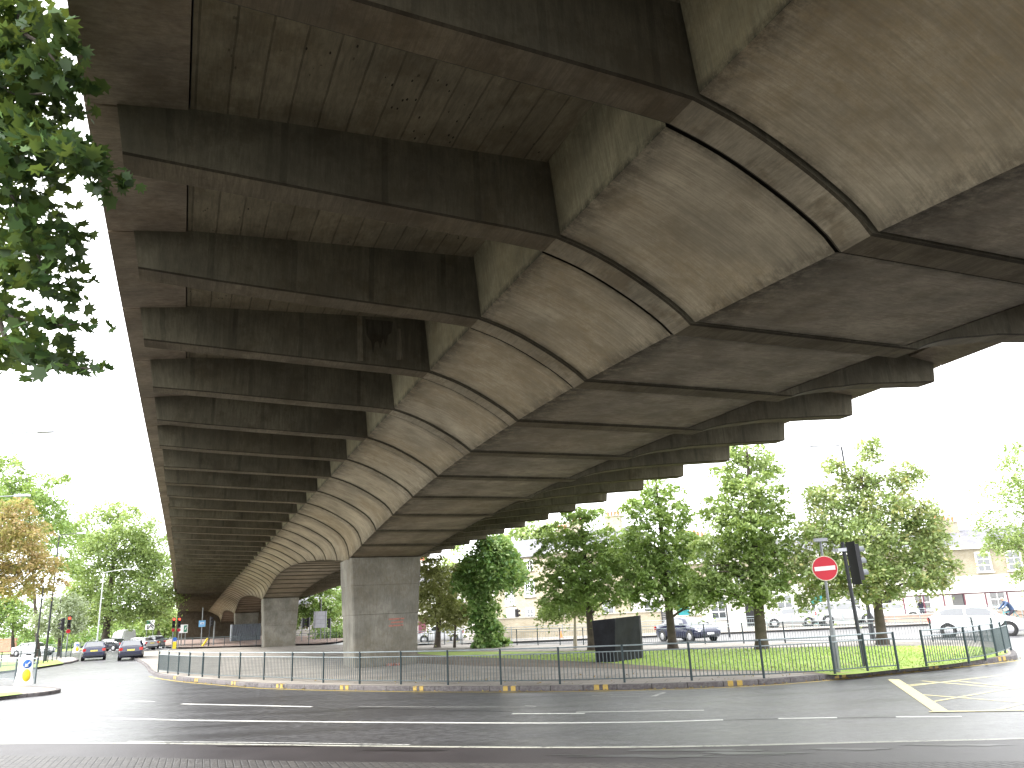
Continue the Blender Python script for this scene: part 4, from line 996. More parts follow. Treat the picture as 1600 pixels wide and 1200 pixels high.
small_signal(471, 90, 966, 'black traffic signal facing away left of the pale sign back between the piers', None, math.radians(115), white=False)
small_signal(483, 90.5, 965, 'black traffic signal facing away nearest the left edge of the pale sign back', None, math.radians(-120), white=False)
small_signal(516, 88, 966, 'black traffic signal facing away right of the pale sign back between the piers', None, math.radians(-130), white=False)
small_signal(807, 66, 952, 'black traffic signal in front of the brick wall right of the ivy tree', None, math.radians(60), white=False)
# blue square sign on tall pole
def panel_sign(name, label, cat, px, D, ytop, ybot, wpx, mat, poles=((0, None),), rot=0, sub=None, ground=KH):
    p = gdep(px, D); p[2] = ground; z1, z0 = W(px, ytop, D)[2] - ground, W(px, ybot, D)[2] - ground; wd = wpx * D / F
    t = thing(name, label, cat, p, yaw_to(p) + rot)
    for dx, yt in poles:
        h = (W(px, yt, D)[2] - ground) if yt else z1 - .05
        pole_mb(h, .04 if D < 80 else .055, x=dx * wd, y=.03).build('pole', M_STEEL, t)
    mb = MB(); mb.box((0, -.03, (z0 + z1) / 2), (wd, .03, z1 - z0)); pn = mb.build('panel', mat, t)
    for (x, z, w_, h_, m_, rt) in (sub or []):
        mb = MB(); mb.box((x * wd, -.052 - .002 * abs(rt), z0 + z * (z1 - z0)), (w_ * wd, .006, h_ * (z1 - z0)), tilt=Matrix.Rotation(math.radians(rt), 3, 'Y')); mb.build('marking', m_, pn)
    return t
panel_sign('information_sign', 'pale blue square sign on a tall grey pole under the viaduct', 'road sign', 313.5, 88, 969.5, 979.5, 10, M_LBLUE, ((0, 949),), 0, [(0, .55, .55, .3, M_WHITE, 0), (.05, .52, .3, .14, M_BLUE, 0)])
panel_sign('direction_sign', 'white and green road sign behind the pair of red signals', 'road sign', 285, 96, 976, 989, 12, M_WHITE, ((-.2, None), (.25, None)), 0, [(.22, .5, .4, .8, M_GREEN, 0), (.24, .55, .1, .4, M_WHITE, 20)])
panel_sign('map_sign', 'white junction map sign with green corner on two poles at the road end', 'road sign', 232, 122, 969, 984, 13, M_WHITE, ((-.32, None), (.38, 963)), 0, [(-.22, .78, .45, .34, M_GREEN, 0), (.12, .6, .1, .8, M_BLACK, -48), (-.05, .3, .09, .5, M_BLACK, 35), (.25, .25, .08, .4, M_BLACK, -40), (-.25, .25, .08, .35, M_BLACK, 10)], 0)
panel_sign('sign_back', 'pale grey back of a large road sign between the two piers', 'road sign', 499.5, 92, 955, 981, 20, M_SIGNBACK, ((-.36, None), (.37, None), (.06, 935)), 0, [(-.4, .5, .05, 1, M_STEEL, 0), (.4, .5, .05, 1, M_STEEL, 0), (0, .72, .75, .012, M_STEEL, 0), (0, .5, .75, .012, M_STEEL, 0), (0, .25, .75, .012, M_STEEL, 0)])
p = gdep(333, 88); p[2] = KH; o = pole_mb(W(333, 970, 88)[2] - KH, .07).build('post', M_STEEL, loc=p); tag(o, 'plain grey post right of the dark signal under the viaduct', 'post')
a_, b_ = W(316.5, 1011, 87), W(324.5, 997.5, 87); mb = MB(); bt = gdep(316, 87); mb.tube([np.array([0, 0, .15]), b_ - bt], [.12, .1], 8); o = mb.build('leaning_post', M_YEL, loc=bt); tag(o, 'yellow post leaning over beside the blue sign pole', 'post')
# keep left bollards
def bollard(px, D, label, h=1.15, z=KH):
    p = gdep(px, D); p[2] = z; t = thing('traffic_bollard', label, 'bollard', p, yaw_to(p) + .35)
    mb = MB(); rows = []
    for zz, wx, wy in ((0, .34, .24), (.08, .33, .23), (.5, .27, .17), (1.0, .25, .15), (1.1, .22, .13), (h, .12, .08)):
        rows.append([(wx * math.copysign(abs(math.cos(a)) ** .5, math.cos(a)), wy * math.copysign(abs(math.sin(a)) ** .5, math.sin(a)), zz) for a in np.linspace(0, 2 * math.pi, 20, endpoint=False)])
    mb.grid(rows, None, 0, True, True); mb.face(rows[-1]); mb.build('shell', M_WHITE, t)
    mb = MB(); mb.lathe([(.17, 0), (.15, -.03), (.001, -.032)], (0, -.155, .82), 'Y', 22); d = mb.build('disc', M_BLUE, t)
    mb = MB(); mb.box((.0, -.192, .82), (.045, .008, .24), tilt=Matrix.Rotation(math.radians(45), 3, 'Y')); mb.box((-.075, -.194, .775), (.035, .008, .13)); mb.box((-.04, -.196, .74), (.13, .008, .035)); mb.build('arrow', M_WHITE, d)
    mb = MB(); mb.lathe([(.17, 0), (.14, -.06), (.001, -.065)], (0, 0, 0), 'Y', 20); o = mb.build('yellow_panel', M_YEL, t); o.scale = (1.0, 1, 1.55); o.location = (0, -.17, .36)
    return t
bollard(36, 32.6, 'white keep left bollard with blue arrow disc and yellow panel on the near island')
bollard(119, 92, 'distant white and yellow keep left bollard by the side road railing', z=0)
p = gdep(272, 82); p[2] = KH; t = thing('small_bollard', 'small yellow keep left post between the two red signals', 'bollard', p, yaw_to(p)); mb = MB(); mb.box((0, 0, .35), (.35, .2, .7)); mb.build('base', M_YEL, t, bevel=.04); mb = MB(); cyl_y(mb, (0, -.05, .95), .2, -.03, .03, 18); mb.build('disc', M_BLUE, t)
# lamp posts
def lamp_post(label, base_px, D, ytop, reach, head_len=.75, name='street_lamp', rise=.25, ang=0.0, group=None, mat=M_STEEL):
    p = gdep(base_px, D); top = W(base_px, ytop, D)[2]
    t = thing(name, label, 'street lamp', p, ang, group)
    mb = MB(); mb.tube([(0, 0, 0), (0, 0, 1.3)], [.13, .12], 10); mb.tube([(0, 0, 1.3), (0, 0, top)], [.085, .05], 10); mb.build('column', mat, t)
    mb = MB(); mb.tube(smooth([(0, 0, top - .02), (.12 * np.sign(reach), 0, top + .1), (reach, 0, top + rise)], 4), .032, 8); mb.build('arm', mat, t)
    mb = MB(); x = reach + np.sign(reach) * head_len / 2; mb.box((x, 0, top + rise + .01), (head_len, .26, .13)); mb.build('lamp_head', M_SIGNBACK, t, bevel=.04)
    return t
lamp_post('tall grey street lamp with a single arm in front of the big rounded tree', 150, 88, 894, 2.2, .9, rise=.35, mat=plain('bright galvanised column', (.5, .52, .53), .5, .2))
lamp_post('street lamp whose head shows alone high at the left picture edge', -60, 30, 656, 1.6, .75, rise=.15)
lamp_post('street lamp head poking out of the autumn tree at the left edge', -90, 42, 769, 2.6, .8, rise=.1)
lamp_post('slim dark street lamp among the left trees behind the signal', 70, 62, 832, 1.5, .6, rise=.15, mat=M_DGREY)
p = gdep(53, 56); p[2] = KH; o = pole_mb(5.4, .07, .05).build('post', M_DGREY, loc=p); tag(o, 'dark slim pole rising behind the near white bollard', 'post')
lamp_post('dark street lamp column standing against the broad tree by the signal', 1365, 37, 680, -.9, .7, rise=.15, mat=M_DGREY)
p = gdep(1140, 50); o = pole_mb(W(1140, 944, 50)[2], .05).build('post', M_DGREY, loc=p); tag(o, 'thin dark post between the two tallest tree trunks', 'post')

# black faceted cabinet
p = G(962, 1033, KH)
V0 = G(932, 1035, KH); V1 = G(961, 1034.5, KH); V2 = G(1003, 1028.5, KH)
back_ = np.array([.25, 1.25, 0])
def rise_(px, py, base): return W(px, py, depth(base))
T0, T1, T2 = rise_(925, 970, V0), rise_(961, 966.5, V1), rise_(998, 962, V2)
o0 = np.array([V1[0], V1[1], PZ])
foot = [V0, V1, V2, V2 + back_, V0 + back_]; top_ = [T0, T1, T2, T2 + back_, T0 + back_]
t = thing('metal_cabinet', 'black faceted metal block leaning slightly on the lawn', 'cabinet', o0)
mb = MB()
for i in range(5):
    j = (i + 1) % 5; mb.face([foot[i] - o0, foot[j] - o0, top_[j] - o0, top_[i] - o0])
mb.face([q_ - o0 for q_ in top_]); mb.face([q_ - o0 for q_ in foot][::-1])
nb = N('scuffed black steel'); tcc = nb.n('ShaderNodeTexCoord').outputs['Object']
nb.col(nb.ramp(nb.noise(tcc, 2.2, 7, .7), [(.35, (.006, .006, .008)), (.75, (.02, .022, .027))])); nb.rough(.7); nb.b.inputs['Specular IOR Level'].default_value = .25
mb.build('body', nb.m, t, bevel=.015)
mb = MB(); e0 = V2 - o0 + np.array([-.22, -.012, .02]); e1 = T2 - o0 + np.array([-.22, -.012, -.02])
mb.tube([e0 + np.array([0, 0, .1]), e1 - np.array([0, 0, .1])], .018, 6); mb.build('seam', M_BLACK, t)
mb = MB()
for f_ in (.2, .45, .8):
    c_ = e0 + (e1 - e0) * f_ + np.array([.1, -.02, 0]); mb.box(c_, (.05, .02, .06))
mb.build('hinges', M_DGREY, t)
# brick debris at the pier and red lettering traces
p = BP(9.0, .35, 0); p[2] = KH
t = None
mb = MB()
for dx, dy, a in ((-.18, 0, .2), (.1, .05, -.3), (0, -.12, 1.2), (.22, -.1, .5)): mb.box((dx, dy, .05 + .0 * dx), (.24, .12, .1), a)
p = BP(8.86, .55, 0); p[2] = KH
o = mb.build('loose_bricks', M_RBRICK, loc=p); tag(o, 'small heap of loose red bricks at the foot of the nearest pier', 'bricks')
# spray marks on the pier's face (part of the viaduct)
M_SPRAY = paintmat('faded red spray paint', (.42, .17, .13), 1.0, .8)
mb = MB(); s9 = 9.35 - .44 - .004
for i, (x0, x1, z0) in enumerate(((-.15, .55, 0.02), (-.05, .5, -.12), (-.15, .5, -.26))):
    mb.face([BP(s9, CX + .25 + x0, z0), BP(s9, CX + .25 + x1, z0 + .01), BP(s9, CX + .25 + x1, z0 + .07), BP(s9, CX + .25 + x0, z0 + .06)])
o = mb.build('spray_marks', M_SPRAY, via)
# ribbed steel enclosure round the third pier
k3 = 37.0
t = thing('steel_enclosure', 'grey ribbed steel enclosure wrapped round the third pier', 'enclosure', (*BP(k3, CX, 0)[:2], 0), 0)
o0 = np.array([*BP(k3, CX, 0)[:2], 0]); mb = MB(); rows = [[], []]
ringp = []
nr_ = 28
for i in range(nr_ * 2):
    x = -1.95 + 3.9 * i / (nr_ * 2 - 1); ringp.append((x, k3 - .02 - (.03 if (i // 2) % 2 else 0)))
ringp += [(1.95, k3 + 1.0), (-1.95, k3 + 1.0)]
for zz, r_ in ((0, 0), (1, 1)): rows[r_] = [BP(k, CX + x, 0) - o0 for x, k in ringp]
for q_ in rows[0]: q_[2] = .15
for q_ in rows[1]: q_[2] = 2.35
mb.grid(rows, None, 0, False, True); mb.face(rows[1]); mb.build('sheeting', M_CLAD, t)

# traffic cone
p = gdep(877, 60); p[2] = KH; t = thing('traffic_cone', 'small orange traffic cone before the long brick wall', 'traffic cone', p)
mb = MB(); mb.lathe([(.13, .03), (.03, .5)], (0, 0, 0), 'Z', 12); mb.build('cone', M_ORNG, t); mb = MB(); mb.box((0, 0, .015), (.34, .34, .03)); mb.build('base', M_ORNG, t)

# ------------------------------------------------------------------ cars
def car_paint(name, c, rough=.25, metal=.3):
    m_ = plain(name, c, rough, metal, var=.03); m_.node_tree.nodes['Principled BSDF'].inputs['Coat Weight'].default_value = .6; return m_
CP = dict(navy=car_paint('navy car paint', (.008, .012, .045)), blue=car_paint('dark blue car paint', (.008, .010, .035)), black=car_paint('black car paint', (.02, .022, .03)), silver=car_paint('silver car paint', (.42, .43, .45)), grey=car_paint('grey car paint', (.12, .125, .13)), white=car_paint('white car paint', (.75, .76, .78), .3, 0))
KINDS = {  # x from rear (-) to front (+): (x/L, low, belt, roof)
    'hatch': dict(L=4.1, W=1.72, H=1.46, st=[(-.5, .36, .62, 0), (-.485, .24, .95, 0), (-.44, .2, 1.0, .0), (-.36, .2, 1.0, .38), (-.28, .2, .99, .44), (0, .2, .96, .5), (.12, .2, .94, .46), (.27, .2, .92, 0), (.40, .2, .82, 0), (.47, .24, .7, 0), (.5, .34, .56, 0)], wheels=(-.31, .31)),
    'saloon': dict(L=4.5, W=1.75, H=1.42, st=[(-.5, .38, .7, 0), (-.485, .25, .93, 0), (-.36, .2, .98, 0), (-.24, .2, .97, .38), (-.12, .2, .96, .44), (.05, .2, .94, .46), (.13, .2, .93, .4), (.25, .2, .91, 0), (.42, .2, .8, 0), (.48, .25, .68, 0), (.5, .35, .56, 0)], wheels=(-.30, .31)),
    'suv': dict(L=4.5, W=1.85, H=1.75, st=[(-.5, .4, .8, 0), (-.49, .3, 1.08, 0), (-.46, .3, 1.1, .5), (-.4, .3, 1.1, .62), (0, .3, 1.08, .66), (.1, .3, 1.07, .62), (.22, .3, 1.05, 0), (.42, .3, .98, 0), (.48, .32, .85, 0), (.5, .4, .65, 0)], wheels=(-.31, .31)),
    'van': dict(L=5.2, W=1.95, H=2.3, st=[(-.5, .4, 1.0, 0), (-.495, .35, 1.15, 1.05), (-.46, .3, 1.15, 1.15), (0, .3, 1.15, 1.17), (.22, .3, 1.12, 1.1), (.3, .3, 1.12, .9), (.4, .3, 1.08, 0), (.47, .3, .95, 0), (.5, .38, .7, 0)], wheels=(-.3, .33)),
}
def car(kind, paint, label, pos, heading, name='parked_car', cat='car', z=0.0, plate=True, detail=True, group=None):
    K = KINDS[kind]; L, Wd = K['L'], K['W']
    pos = (pos[0], pos[1], z); t = thing(name, label, cat, pos, heading, group)
    st = K['st']; rows = []
    def ring(x, lo, be, ro, f=1.0, off=0):
        e = abs(x) * 2; w_ = Wd / 2 * (1 - .16 * max(0, (e - .72) / .28) ** 2) * f; wr = w_ * .76 if ro > .1 else w_ * .93
        rt = be + ro if ro > 0 else be + .012
        h = rt - be
        half = [(0, lo), (w_ * .88, lo), (w_ * .99, lo + .14), (w_, lo + (be - lo) * .55), (w_ * .965, be), (wr + (w_ * .965 - wr) * .12, be + h * .86), (wr * .9, be + h * .97), (0, rt)]
        return [(x * L, y, zz) for y, zz in half] + [(x * L, -y, zz) for y, zz in half[-2:0:-1]]
    # resample stations for a smoother body
    S = np.array(st); xs = sorted(set(list(S[:, 0]) + [float(v) for v in np.linspace(-.45, .45, 15)]))
    for x in xs:
        lo, be, ro = (float(np.interp(x, S[:, 0], S[:, i])) for i in (1, 2, 3)); rows.append(ring(x, lo, be, ro))
    mb = MB(); mb.grid(rows, None, 0, True, True); mb.face(rows[0]); mb.face(rows[-1][::-1])
    body = mb.build('body', paint, t, fix=True)
    g = lambda x: [float(np.interp(x, S[:, 0], S[:, i])) for i in (1, 2, 3)]
    def sidept(x, f, sgn):   # f: 0 belt, 1 roof rail
        lo, be, ro = g(x); e = abs(x) * 2; w_ = Wd / 2 * (1 - .16 * max(0, (e - .72) / .28) ** 2); wr = w_ * .76
        y0, y1 = w_ * .965, wr + (w_ * .965 - wr) * .12
        return np.array([x * L, sgn * (y0 + (y1 - y0) * f + .012), be + .03 + (ro * .86 - .05) * f])
    cab = [s_ for s_ in st if s_[3] > .1]; xr, xf = cab[0][0], cab[-1][0]; i0 = st.index(cab[0]) - 1; i1 = st.index(cab[-1]) + 1; xr0, xf0 = st[i0][0], st[i1][0]
    for sgn in (-1, 1):
        mid_ = (xr + xf) / 2 + .01
        for a, b in ((xr + (xr0 - xr) * .1, mid_ - .012), (mid_ + .012, xf)):
            if kind == 'van' and a < mid_ - .1: continue
            mb = MB(); xs_ = np.linspace(a, b, 4)
            bot = [sidept(x, .02, sgn) for x in xs_]; tp_ = [sidept(x, .93, sgn) for x in xs_]
            if b == xf: bot[-1] = sidept(xf + (xf0 - xf) * .62, .02, sgn)
            mb.grid([bot, tp_], None, 0, False); mb.build('side_window', M_GLASS, t, fix=False)
    def cross(x, ins=.93):
        lo, be, ro = g(x); e = abs(x) * 2; w_ = Wd / 2 * (1 - .16 * max(0, (e - .72) / .28) ** 2); wr = (w_ * .76 if ro > .1 else w_ * .93) * .9
        return wr * ins, be + ro * .97 if ro > 0 else be + .012
    for (xa, xb, nm, sg) in ((xf0, xf, 'windscreen', 1), (xr0, xr, 'rear_window', -1)):
        if kind == 'van' and nm == 'rear_window': continue
        xa2 = xa + (xb - xa) * .08; xb2 = xb - (xb - xa) * .1; R_ = []
        for f in (0, 1):
            x = xa2 + (xb2 - xa2) * f; w_, _z = cross(x); lo, be, ro = g(x); zz = be + ro
            nx = sg * .02; R_.append([(x * L + nx, y, zz + .014 + (-.02 if abs(y) > w_ * .8 else 0)) for y in np.linspace(-w_, w_, 5)])
        mb = MB(); mb.grid(R_, None, 0, False); mb.build(nm, M_GLASS, t, fix=False)
    for wx in K['wheels']:
        for sgn in (-1, 1):
            r_ = .31 if kind not in ('suv', 'van') else .36
            c = (wx * L, sgn * (Wd / 2 - .095), r_)
            mb = MB(); mb.lathe([(r_ - .03, -.11), (r_, -.08), (r_, .08), (r_ - .03, .11)], c, 'Y', 20); wh = mb.build('wheel', M_TYRE, t)
            mb = MB(); mb.lathe([(r_ * .62, 0), (r_ * .55, .012 * sgn), (.05, .016 * sgn), (.001, .02 * sgn)], (c[0], c[1] + sgn * .112, c[2]), 'Y', 14); mb.build('rim', M_RIM, wh)
            mb = MB(); mb.lathe([(r_ + .06, 0), (r_ + .02, sgn * .008), (r_ + .0, sgn * .008)], (c[0], sgn * (Wd / 2 * .995), c[2] + .01), 'Y', 18); mb.build('wheel_arch', M_BLACK, t)
    for sgn in (-1, 1):
        lo, be, ro = g(-.47); mb = MB(); mb.box((-.489 * L, sgn * Wd * .40, be - .16), (.1, .24, .2), rot=sgn * .25); mb.build('tail_lamp', M_TAIL, t, bevel=.02)
        lo, be, ro = g(.47); mb = MB(); mb.box((.475 * L, sgn * Wd * .36, be - .07), (.14, .3, .13), rot=-sgn * .35); mb.build('headlight', M_HEAD, t, bevel=.02)
        mb = MB(); mb.box((xf * L + .18, sgn * (Wd / 2 + .07), g(xf)[1] + .06), (.12, .18, .12)); mb.build('wing_mirror', paint, t, bevel=.02)
    mb = MB(); mb.box((-.502 * L, 0, .74 if kind != 'van' else .8), (.02, .5, .11)); mb.build('number_plate', M_PLATE, t)
    mb = MB(); mb.box((.502 * L, 0, .45), (.02, .5, .11)); mb.build('number_plate', M_WHITE, t)
    mb = MB(); mb.box((-.498 * L, 0, .36), (.06, Wd * .8, .1)); mb.box((.498 * L, 0, .36), (.05, Wd * .66, .14)); mb.build('bumper_trim', M_DGREY, t)
    return t
AWAY = math.atan2(math.cos(-.41), math.sin(-.41))
def cp(px, D): return gdep(px, D)
car('hatch', CP['navy'], 'dark blue hatchback seen from behind, left one of the two near cars', cp(146, 63.5), AWAY + .06, 'car')
car('hatch', CP['blue'], 'dark blue hatchback seen from behind, right one of the two near cars', cp(204, 60.5), AWAY + .02, 'car')
car('saloon', CP['black'], 'black saloon turning across in front of the left dark blue hatchback', cp(172, 92), math.radians(160), 'car')
car('saloon', CP['silver'], 'silver grey saloon just beyond the right dark blue hatchback', cp(217, 88), math.radians(150), 'car')
car('hatch', CP['grey'], 'dark silver hatchback farthest right in the queue on the left road', cp(240, 94), math.radians(128), 'car')
car('van', CP['white'], 'white panel van above the two dark blue cars', cp(191, 103), math.radians(133), 'van', 'van')
car('saloon', CP['white'], 'white saloon side-on behind the left guardrail', cp(51, 86), math.radians(-14), 'car')
car('van', CP['white'], 'small white van half hidden under the autumn tree', cp(38, 122), math.radians(-20), 'van', 'van')
car('hatch', CP['white'], 'distant white car left of the street lamp foot', cp(149, 132), AWAY, 'car')
car('hatch', CP['white'], 'white hatchback driving past at right behind the guardrail end', cp(1529, 38.2), math.atan2(-.42, .9), 'car')
car('saloon', CP['blue'], 'dark blue car driving past behind the first tree right of the black cabinet', cp(1075, 47.5), math.atan2(-.9, .42), 'car')
car('hatch', CP['white'], 'white car behind the olive tree near the big pier', cp(690, 66), math.radians(172), 'car')
car('suv', CP['silver'], 'silver off-roader parked behind the no entry pole', cp(1322, 59), math.radians(-8), z=KH)
car('hatch', CP['silver'], 'silver hatchback parked left of the silver off-roader', cp(1236, 60.5), math.radians(170), z=KH)
car('saloon', CP['white'], 'white car parked right of the broad tree trunk', cp(1395, 64), math.radians(-10), z=KH)

# ------------------------------------------------------------------ buildings
def facade_box(t, x0, x1, y0, y1, z0, z1, mat, name='wall'):
    mb = MB(); mb.prism([(x0, y0), (x1, y0), (x1, y1), (x0, y1)], z0, z1); return mb.build(name, mat, t)
def window(t, x, z, w_, h_, arched=False, frame=M_WHITE, panes=(2, 3), y=0.0):
    """on the facade plane y (facing -Y)"""
    mb = MB(); n_ = 10
    if arched:
        pts = [(x - w_ / 2, z)] + [(x - w_ / 2 * math.cos(a), z + h_ - w_ / 2 + w_ / 2 * math.sin(a)) for a in np.linspace(0, math.pi, n_)] + [(x + w_ / 2, z)]
        outp = [(x - w_ / 2 - .14, z - .06)] + [(x - (w_ / 2 + .14) * math.cos(a), z + h_ - w_ / 2 + (w_ / 2 + .14) * math.sin(a)) for a in np.linspace(0, math.pi, n_)] + [(x + w_ / 2 + .14, z - .06)]
    else:
        pts = [(x - w_ / 2, z), (x - w_ / 2, z + h_), (x + w_ / 2, z + h_), (x + w_ / 2, z)]
        outp = [(x - w_ / 2 - .12, z - .06), (x - w_ / 2 - .12, z + h_ + .14), (x + w_ / 2 + .12, z + h_ + .14), (x + w_ / 2 + .12, z - .06)]
    m_ = len(pts)
    rows = [[(a, y - .001, b) for a, b in outp], [(a, y - .06, b) for a, b in outp], [(a, y - .06, b) for a, b in pts], [(a, y - .012, b) for a, b in pts]]
    mb.grid(rows, None, 0, False, True)
    fr = mb.build('window', frame, t)
    mb = MB(); mb.face([(a, y - .012, b) for a, b in pts]); gl = mb.build('pane', M_GLASS, fr, fix=False)
    mb = MB()
    for i in range(1, panes[0]): mb.box((x - w_ / 2 + w_ * i / panes[0], y - .025, z + h_ / 2 - (.05 if arched else 0)), (.04, .03, h_ * (.85 if arched else .99)))
    for i in range(1, panes[1]): mb.box((x, y - .03, z + h_ * i / panes[1]), (w_ * .99, .03, .04 if i != panes[1] // 2 else .07))
    mb.build('glazing_bars', frame, fr)
    mb = MB(); mb.box((x, y - .08, z - .1), (w_ + .4, .16, .08)); mb.build('sill', frame, fr)
def house(name, label, pxl, pxr, Dl, Dr, eave, ridge, depth_=8, wallm=M_YBRICK, base_h=0, basem=None, wins=(), doors=(), chim=(), roofm=M_SLATE, cornice=True, hip=False, parapet=False, group=None):
    a, b = gdep(pxl, Dl), gdep(pxr, Dr); wd = float(np.linalg.norm(b - a)); ang = math.atan2(b[1] - a[1], b[0] - a[0])
    t = thing(name, label, 'house' , (a[0], a[1], 0), ang, group)
    if base_h:
        facade_box(t, 0, wd, 0, depth_, base_h, eave, wallm); facade_box(t, -.004, wd + .004, -.05, depth_ - .05, 0, base_h, basem, 'ground_floor')
    else: facade_box(t, 0, wd, 0, depth_, 0, eave, wallm)
    mb = MB(); o_ = .25; yr = depth_ * .5
    if hip: Q = [(-o_, -o_, eave), (wd + o_, -o_, eave), (wd + o_, depth_, eave), (-o_, depth_, eave)]; r1, r2 = (wd * .28, yr, ridge), (wd * .72, yr, ridge)
    else: Q = [(0, -o_, eave), (wd, -o_, eave), (wd, depth_, eave), (0, depth_, eave)]; r1, r2 = (0, yr, ridge), (wd, yr, ridge)
    mb.face([Q[0], Q[1], r2, r1]); mb.face([Q[2], Q[3], r1, r2]); mb.face([Q[1], Q[2], r2]); mb.face([Q[3], Q[0], r1]); mb.face([Q[3], Q[2], Q[1], Q[0]])
    rf = mb.build('roof', roofm, t)
    if cornice:
        mb = MB(); mb.box((wd / 2, -.12, eave - .16), (wd - .01, .3, .3)); mb.build('cornice', M_CREAM, t)
    for cx, cy, h_ in chim:
        mb = MB(); mb.box((cx, cy, (eave + h_) / 2), (1.5, .7, h_ - eave)); mb.box((cx, cy, h_ + .04), (1.62, .82, .08)); ch = mb.build('chimney', wallm, rf)
        mb = MB()
        for i in range(4): mb.lathe([(.11, 0), (.13, .3), (.1, .45)], (cx - .5 + i * .34, cy, h_ + .08), 'Z', 8)
        mb.build('chimney_pots', M_TERRA, ch)
    for w_ in wins: window(t, *w_[:4], **(w_[4] if len(w_) > 4 else {}))
    for x, z, w_, h_, m_ in doors:
        mb = MB(); mb.box((x, -.07, z + h_ / 2), (w_ + .3, .1, h_ + .25)); fr = mb.build('door_surround', M_CREAM, t)
        mb = MB(); mb.box((x, -.135, z + h_ / 2 - .03), (w_, .04, h_)); mb.build('door', m_, t)
    return t
# terrace on the right, one house per bay
TP = [(990, 67), (1095, 66), (1200, 65), (1305, 64), (1412, 63.5), (1528, 63), (1650, 62.5), (1780, 62)]
GB = -.055
THL = ['yellow brick terraced house with a teal door, farthest left of the row', 'yellow brick terraced house behind the tallest feathery tree', 'terraced house with a bright teal door behind the broad tree', 'terraced house hidden mostly by the broad yellowing tree', 'terraced house with two arched upper windows above the shelter', 'terraced house with square sash windows at the right edge', 'terraced house beyond the right picture edge, partly seen']
for i in range(7):
    (x0, D0), (x1, D1) = TP[i], TP[i + 1]
    wd = float(np.linalg.norm(gdep(x0, D0) - gdep(x1, D1)))
    arch = i == 4 or i == 2
    wins = [(wd * .28, 3.7, .75, 1.35, dict(arched=arch, y=0)), (wd * .66, 3.7, .75, 1.35, dict(arched=arch, y=0))] if i != 5 else [(wd * .22, 3.65, .95, 1.4, {}), (wd * .62, 3.65, .95, 1.4, {})]
    wins += [(wd * .3, .9, 1.1, 1.6, dict(y=-.05))]
    dr = [(wd * .78, .2, .9, 2.2, M_TEAL if i in (0, 2) else (M_BLACK if i % 2 else M_DGREY))]
    house('terraced_house', THL[i], x0, x1, D0, D1, 5.75, 7.3, 8, base_h=3.35, basem=M_CREAM, wins=wins, doors=dr, chim=[(wd - .1, 3.6, 8.1)] if i % 2 == 0 else [(wd * .1, 3.6, 7.9)], group='houses of the terrace on the far side')
# left brick house with slate roof
wd = float(np.linalg.norm(gdep(776, 76) - gdep(866, 72)))
house('brick_house', 'brick house with white sash windows and grey slate roof right of the ivy tree', 776, 866, 76, 72, 7.2, 9.3, 9, wins=[(wd * .27, 2.9, .9, 1.5, dict(panes=(4, 4))), (wd * .63, 3.6, .95, 1.4, dict(panes=(4, 4))), (wd * .63, 6.0, .9, .8, dict(panes=(3, 2))), (wd * .62, 1.1, .7, 1.3, {})], doors=[(wd * .3, .2, .9, 2.3, M_CREAM)], chim=[(wd * .75, 5, 9.9)], cornice=False)
house('brick_house', 'taller brick house behind the feathery trees and the black cabinet', 866, 988, 72, 69, 7.6, 9.6, 9, wins=[(w_, z_, .95, 1.5, {}) for w_ in (1.2, 3.4, 5.4) for z_ in (1.2, 4.6)], chim=[(5.2, 4, 10.6), (1.2, 4, 10.4)])
house('white_house', 'white rendered house behind the olive tree near the big pier', 560, 776, 92, 84, 5.6, 7.6, 9, wallm=M_CREAM, wins=[(w_, z_, 1.0, 1.4, {}) for w_ in (1.5, 4.3, 7.2, 10.5, 13.2) for z_ in (1.0, 3.6)], doors=[(9.0, .15, 1, 2.2, M_MAROON), (5.8, .15, 1, 2.2, M_BLACK)], chim=[(6, 4, 8.6)])
house('white_house', 'distant white house seen low between the two piers', 440, 545, 128, 122, 5.0, 7.0, 9, wallm=M_CREAM, wins=[(w_, 1.2, 1.2, 1.5, {}) for w_ in (2, 5, 8)], cornice=False)
def wall(name, label, pxl, Dl, pxr, Dr, h, mat, cap=True, th=.3):
    a, b = gdep(pxl, Dl), gdep(pxr, Dr); wd = float(np.linalg.norm(b - a)); t = thing(name, label, 'wall', (a[0], a[1], 0), math.atan2(b[1] - a[1], b[0] - a[0]))
    mb = MB(); mb.prism([(0, 0), (wd, 0), (wd, th), (0, th)], 0, h); mb.build('brickwork', mat, t)
    if cap: mb = MB(); mb.box((wd / 2, th / 2, h + .04), (wd + .05, th + .1, .08)); mb.build('coping', M_STONE, t)
wall('brick_wall', 'long pale brick wall behind the cone and the black cabinet', 775, 64, 1036, 62, 1.68, M_YBRICK)
wall('brick_wall', 'short low brick wall right of the dark gate', 1062, 62, 1100, 61.5, 1.25, M_YBRICK)
wall('brick_wall', 'low pinkish brick wall in front of the shelter', 1350, 58.5, 1680, 56, .62, plain('pinkish brick', (.42, .3, .24), .9), th=.25)
wall('brick_wall', 'red brick wall at the far left under the trees', -120, 112, 22, 108, 1.9, M_RBRICK)
p0, p1 = gdep(1036.5, 61.8), gdep(1051, 61.8)
t = thing('garden_gate', 'dark slatted gate at the right end of the long brick wall', 'gate', p0, math.atan2(p1[1] - p0[1], p1[0] - p0[0])); wd = float(np.linalg.norm(p1 - p0))
mb = MB()
for i in range(12): mb.box((wd / 2, .1, .2 + i * .13), (wd, .03, .11))
